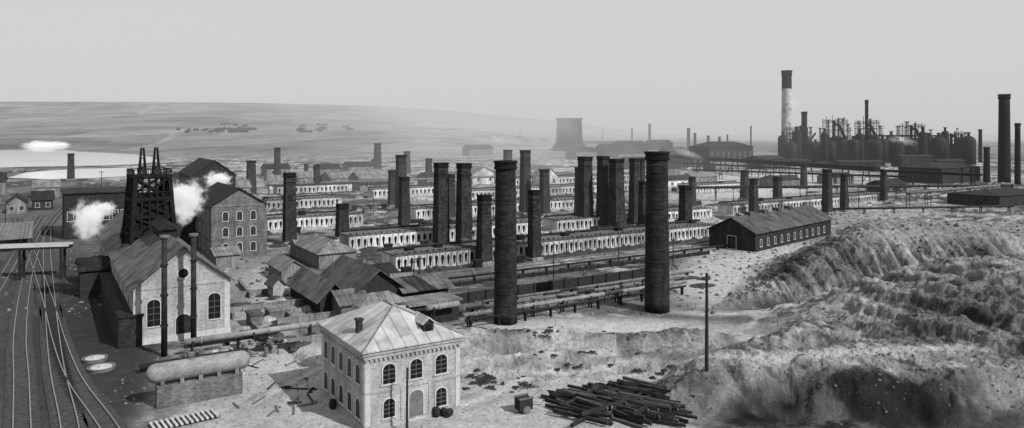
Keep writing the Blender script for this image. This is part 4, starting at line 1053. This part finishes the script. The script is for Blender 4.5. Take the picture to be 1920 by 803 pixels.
for i in range(12):
    px=random.choice([random.uniform(385,465),random.uniform(560,660)]); d=1700+R()*500; x=(px-960)/F*d; z=gz(x,d)
    e=obj('cottage',None,(x,d,z),R(),label='tiny pale cottage on the hillside',cat='house',group='hillside cottages')
    obj('wall',MB().prismx([(0,-3),(7,-3),(7,4),(3.5,7),(0,4)],0,14).mesh('wall','darkplaster'),parent=e)
    obj('roof',MB().prismx([(-.5,4),(3.5,7.3),(7.5,4),(7.5,4.5),(3.5,7.9),(-.5,4.5)],-.4,14.4).mesh('roof','blackroof'),parent=e)

# ---------------------------------------------------------------- steam and smoke
def puffmat(name,K,emis,thr=.35,ns=2.2,amp=2.4):
    m=bpy.data.materials.new(name); m.use_nodes=True; nt=m.node_tree; nt.nodes.clear()
    tc=nd(nt,'ShaderNodeTexCoord'); ln=nd(nt,'ShaderNodeVectorMath',operation='LENGTH'); nt.links.new(tc.outputs['Object'],ln.inputs[0])
    f=mth(nt,'SUBTRACT',1,ln.outputs['Value'])
    n=noise(nt,tc.outputs['Object'],ns,6,.68)
    dn=mth(nt,'SUBTRACT',mth(nt,'ADD',mth(nt,'MULTIPLY',f,1.7),mth(nt,'MULTIPLY',mth(nt,'SUBTRACT',n,.5),amp)),thr)
    dn=mth(nt,'MULTIPLY',mth(nt,'MULTIPLY',mth(nt,'MAXIMUM',mth(nt,'MINIMUM',dn,1),0),K),mth(nt,'MINIMUM',mth(nt,'MULTIPLY',mth(nt,'MAXIMUM',f,0),3),1))
    v=nd(nt,'ShaderNodeVolumePrincipled'); v.inputs['Color'].default_value=(.95,.95,.95,1); nt.links.new(dn,v.inputs['Density'])
    v.inputs['Emission Color'].default_value=(1,1,1,1); nt.links.new(mth(nt,'MULTIPLY',dn,emis),v.inputs['Emission Strength'])  # glow stands in for light scattered repeatedly inside the cloud
    o=nd(nt,'ShaderNodeOutputMaterial'); nt.links.new(v.outputs[0],o.inputs['Volume']); return m
M['steam']=puffmat('steam',1.3,.34,.45,2.4,4.2); M['smoke']=puffmat('thin_smoke',.03,.26,.30,1.8,3.2); M['farsteam']=puffmat('far_steam',.22,.40,.25,2.6,3.4)
import bmesh
bm=bmesh.new(); bmesh.ops.create_icosphere(bm,subdivisions=3,radius=1.0); sph={}
for k in('steam','smoke','farsteam'):
    mm=bpy.data.meshes.new('steam_plume'); bm.to_mesh(mm); mm.materials.append(M[k]); sph[k]=mm
def puff(px,py,d,rx,rz,kind='steam',tilt=0,label='billowing white steam cloud rising from works'):
    x=(px-960)/F*d; z=H-(py-HY)/F*d
    obj('steam_plume',sph[kind],(x,d,z),rot=(0,tilt,R()*3 if kind=='steam' and abs(rx-rz)<1 else 0),scale=(rx,rx if rx<14 else rx*.6,rz),label=label,cat='steam',group='steam clouds')
puff(165,412,128,3.4,4.6); puff(192,392,132,3.0,2.0,'steam')
puff(350,372,142,4.6,4.8); puff(345,400,142,2.4,3.0)
puff(408,338,200,4.6,3.2)
puff(80,275,770,26,8,'farsteam'); puff(112,273,770,14,6,'farsteam')
TL='thin smoke drifting over works'
puff(1692,264,740,20,6,'smoke',.2,TL); puff(1290,288,560,16,4,'smoke',.35,TL)
puff(1477,200,812,11,20,'smoke',0,'pale smoke around tall stack')

# ---------------------------------------------------------------- sky, sun, camera
w=bpy.data.worlds.new('World'); scn.world=w; w.use_nodes=True; nt=w.node_tree; nt.nodes.clear()
sunv=Vector((.78,-.62,.82)).normalized()
el=math.asin(sunv.z); az=math.atan2(sunv.x,sunv.y)
sk=nd(nt,'ShaderNodeTexSky'); sk.sky_type='NISHITA'; sk.sun_disc=False; sk.sun_elevation=el; sk.sun_rotation=az; sk.dust_density=4; sk.air_density=1.0; sk.altitude=100
bw=nd(nt,'ShaderNodeRGBToBW'); nt.links.new(sk.outputs[0],bw.inputs[0])
pw=mth(nt,'MULTIPLY',mth(nt,'POWER',bw.outputs[0],.05),6.0)
bgd=nd(nt,'ShaderNodeBackground'); bgd.inputs[1].default_value=.1; nt.links.new(pw,bgd.inputs[0])
o=nd(nt,'ShaderNodeOutputWorld'); nt.links.new(bgd.outputs[0],o.inputs[0])
l=bpy.data.lights.new('sun','SUN'); l.energy=5.0; l.angle=math.radians(.5); l.color=(1,.995,.99)
lo=bpy.data.objects.new('sun',l); COL.objects.link(lo); lo.rotation_euler=(-sunv).to_track_quat('-Z','Y').to_euler(); lo.location=(0,0,200)
c=bpy.data.cameras.new('camera'); c.sensor_width=36; c.lens=36*F/1920; c.shift_y=-(401.5-HY)/1920; c.clip_end=40000; c.clip_start=.5
co=bpy.data.objects.new('camera',c); COL.objects.link(co); co.location=(0,0,H); co.rotation_euler=(math.pi/2,0,0); scn.camera=co
scn.view_settings.view_transform='Standard'; scn.view_settings.look='None'; scn.view_settings.exposure=0
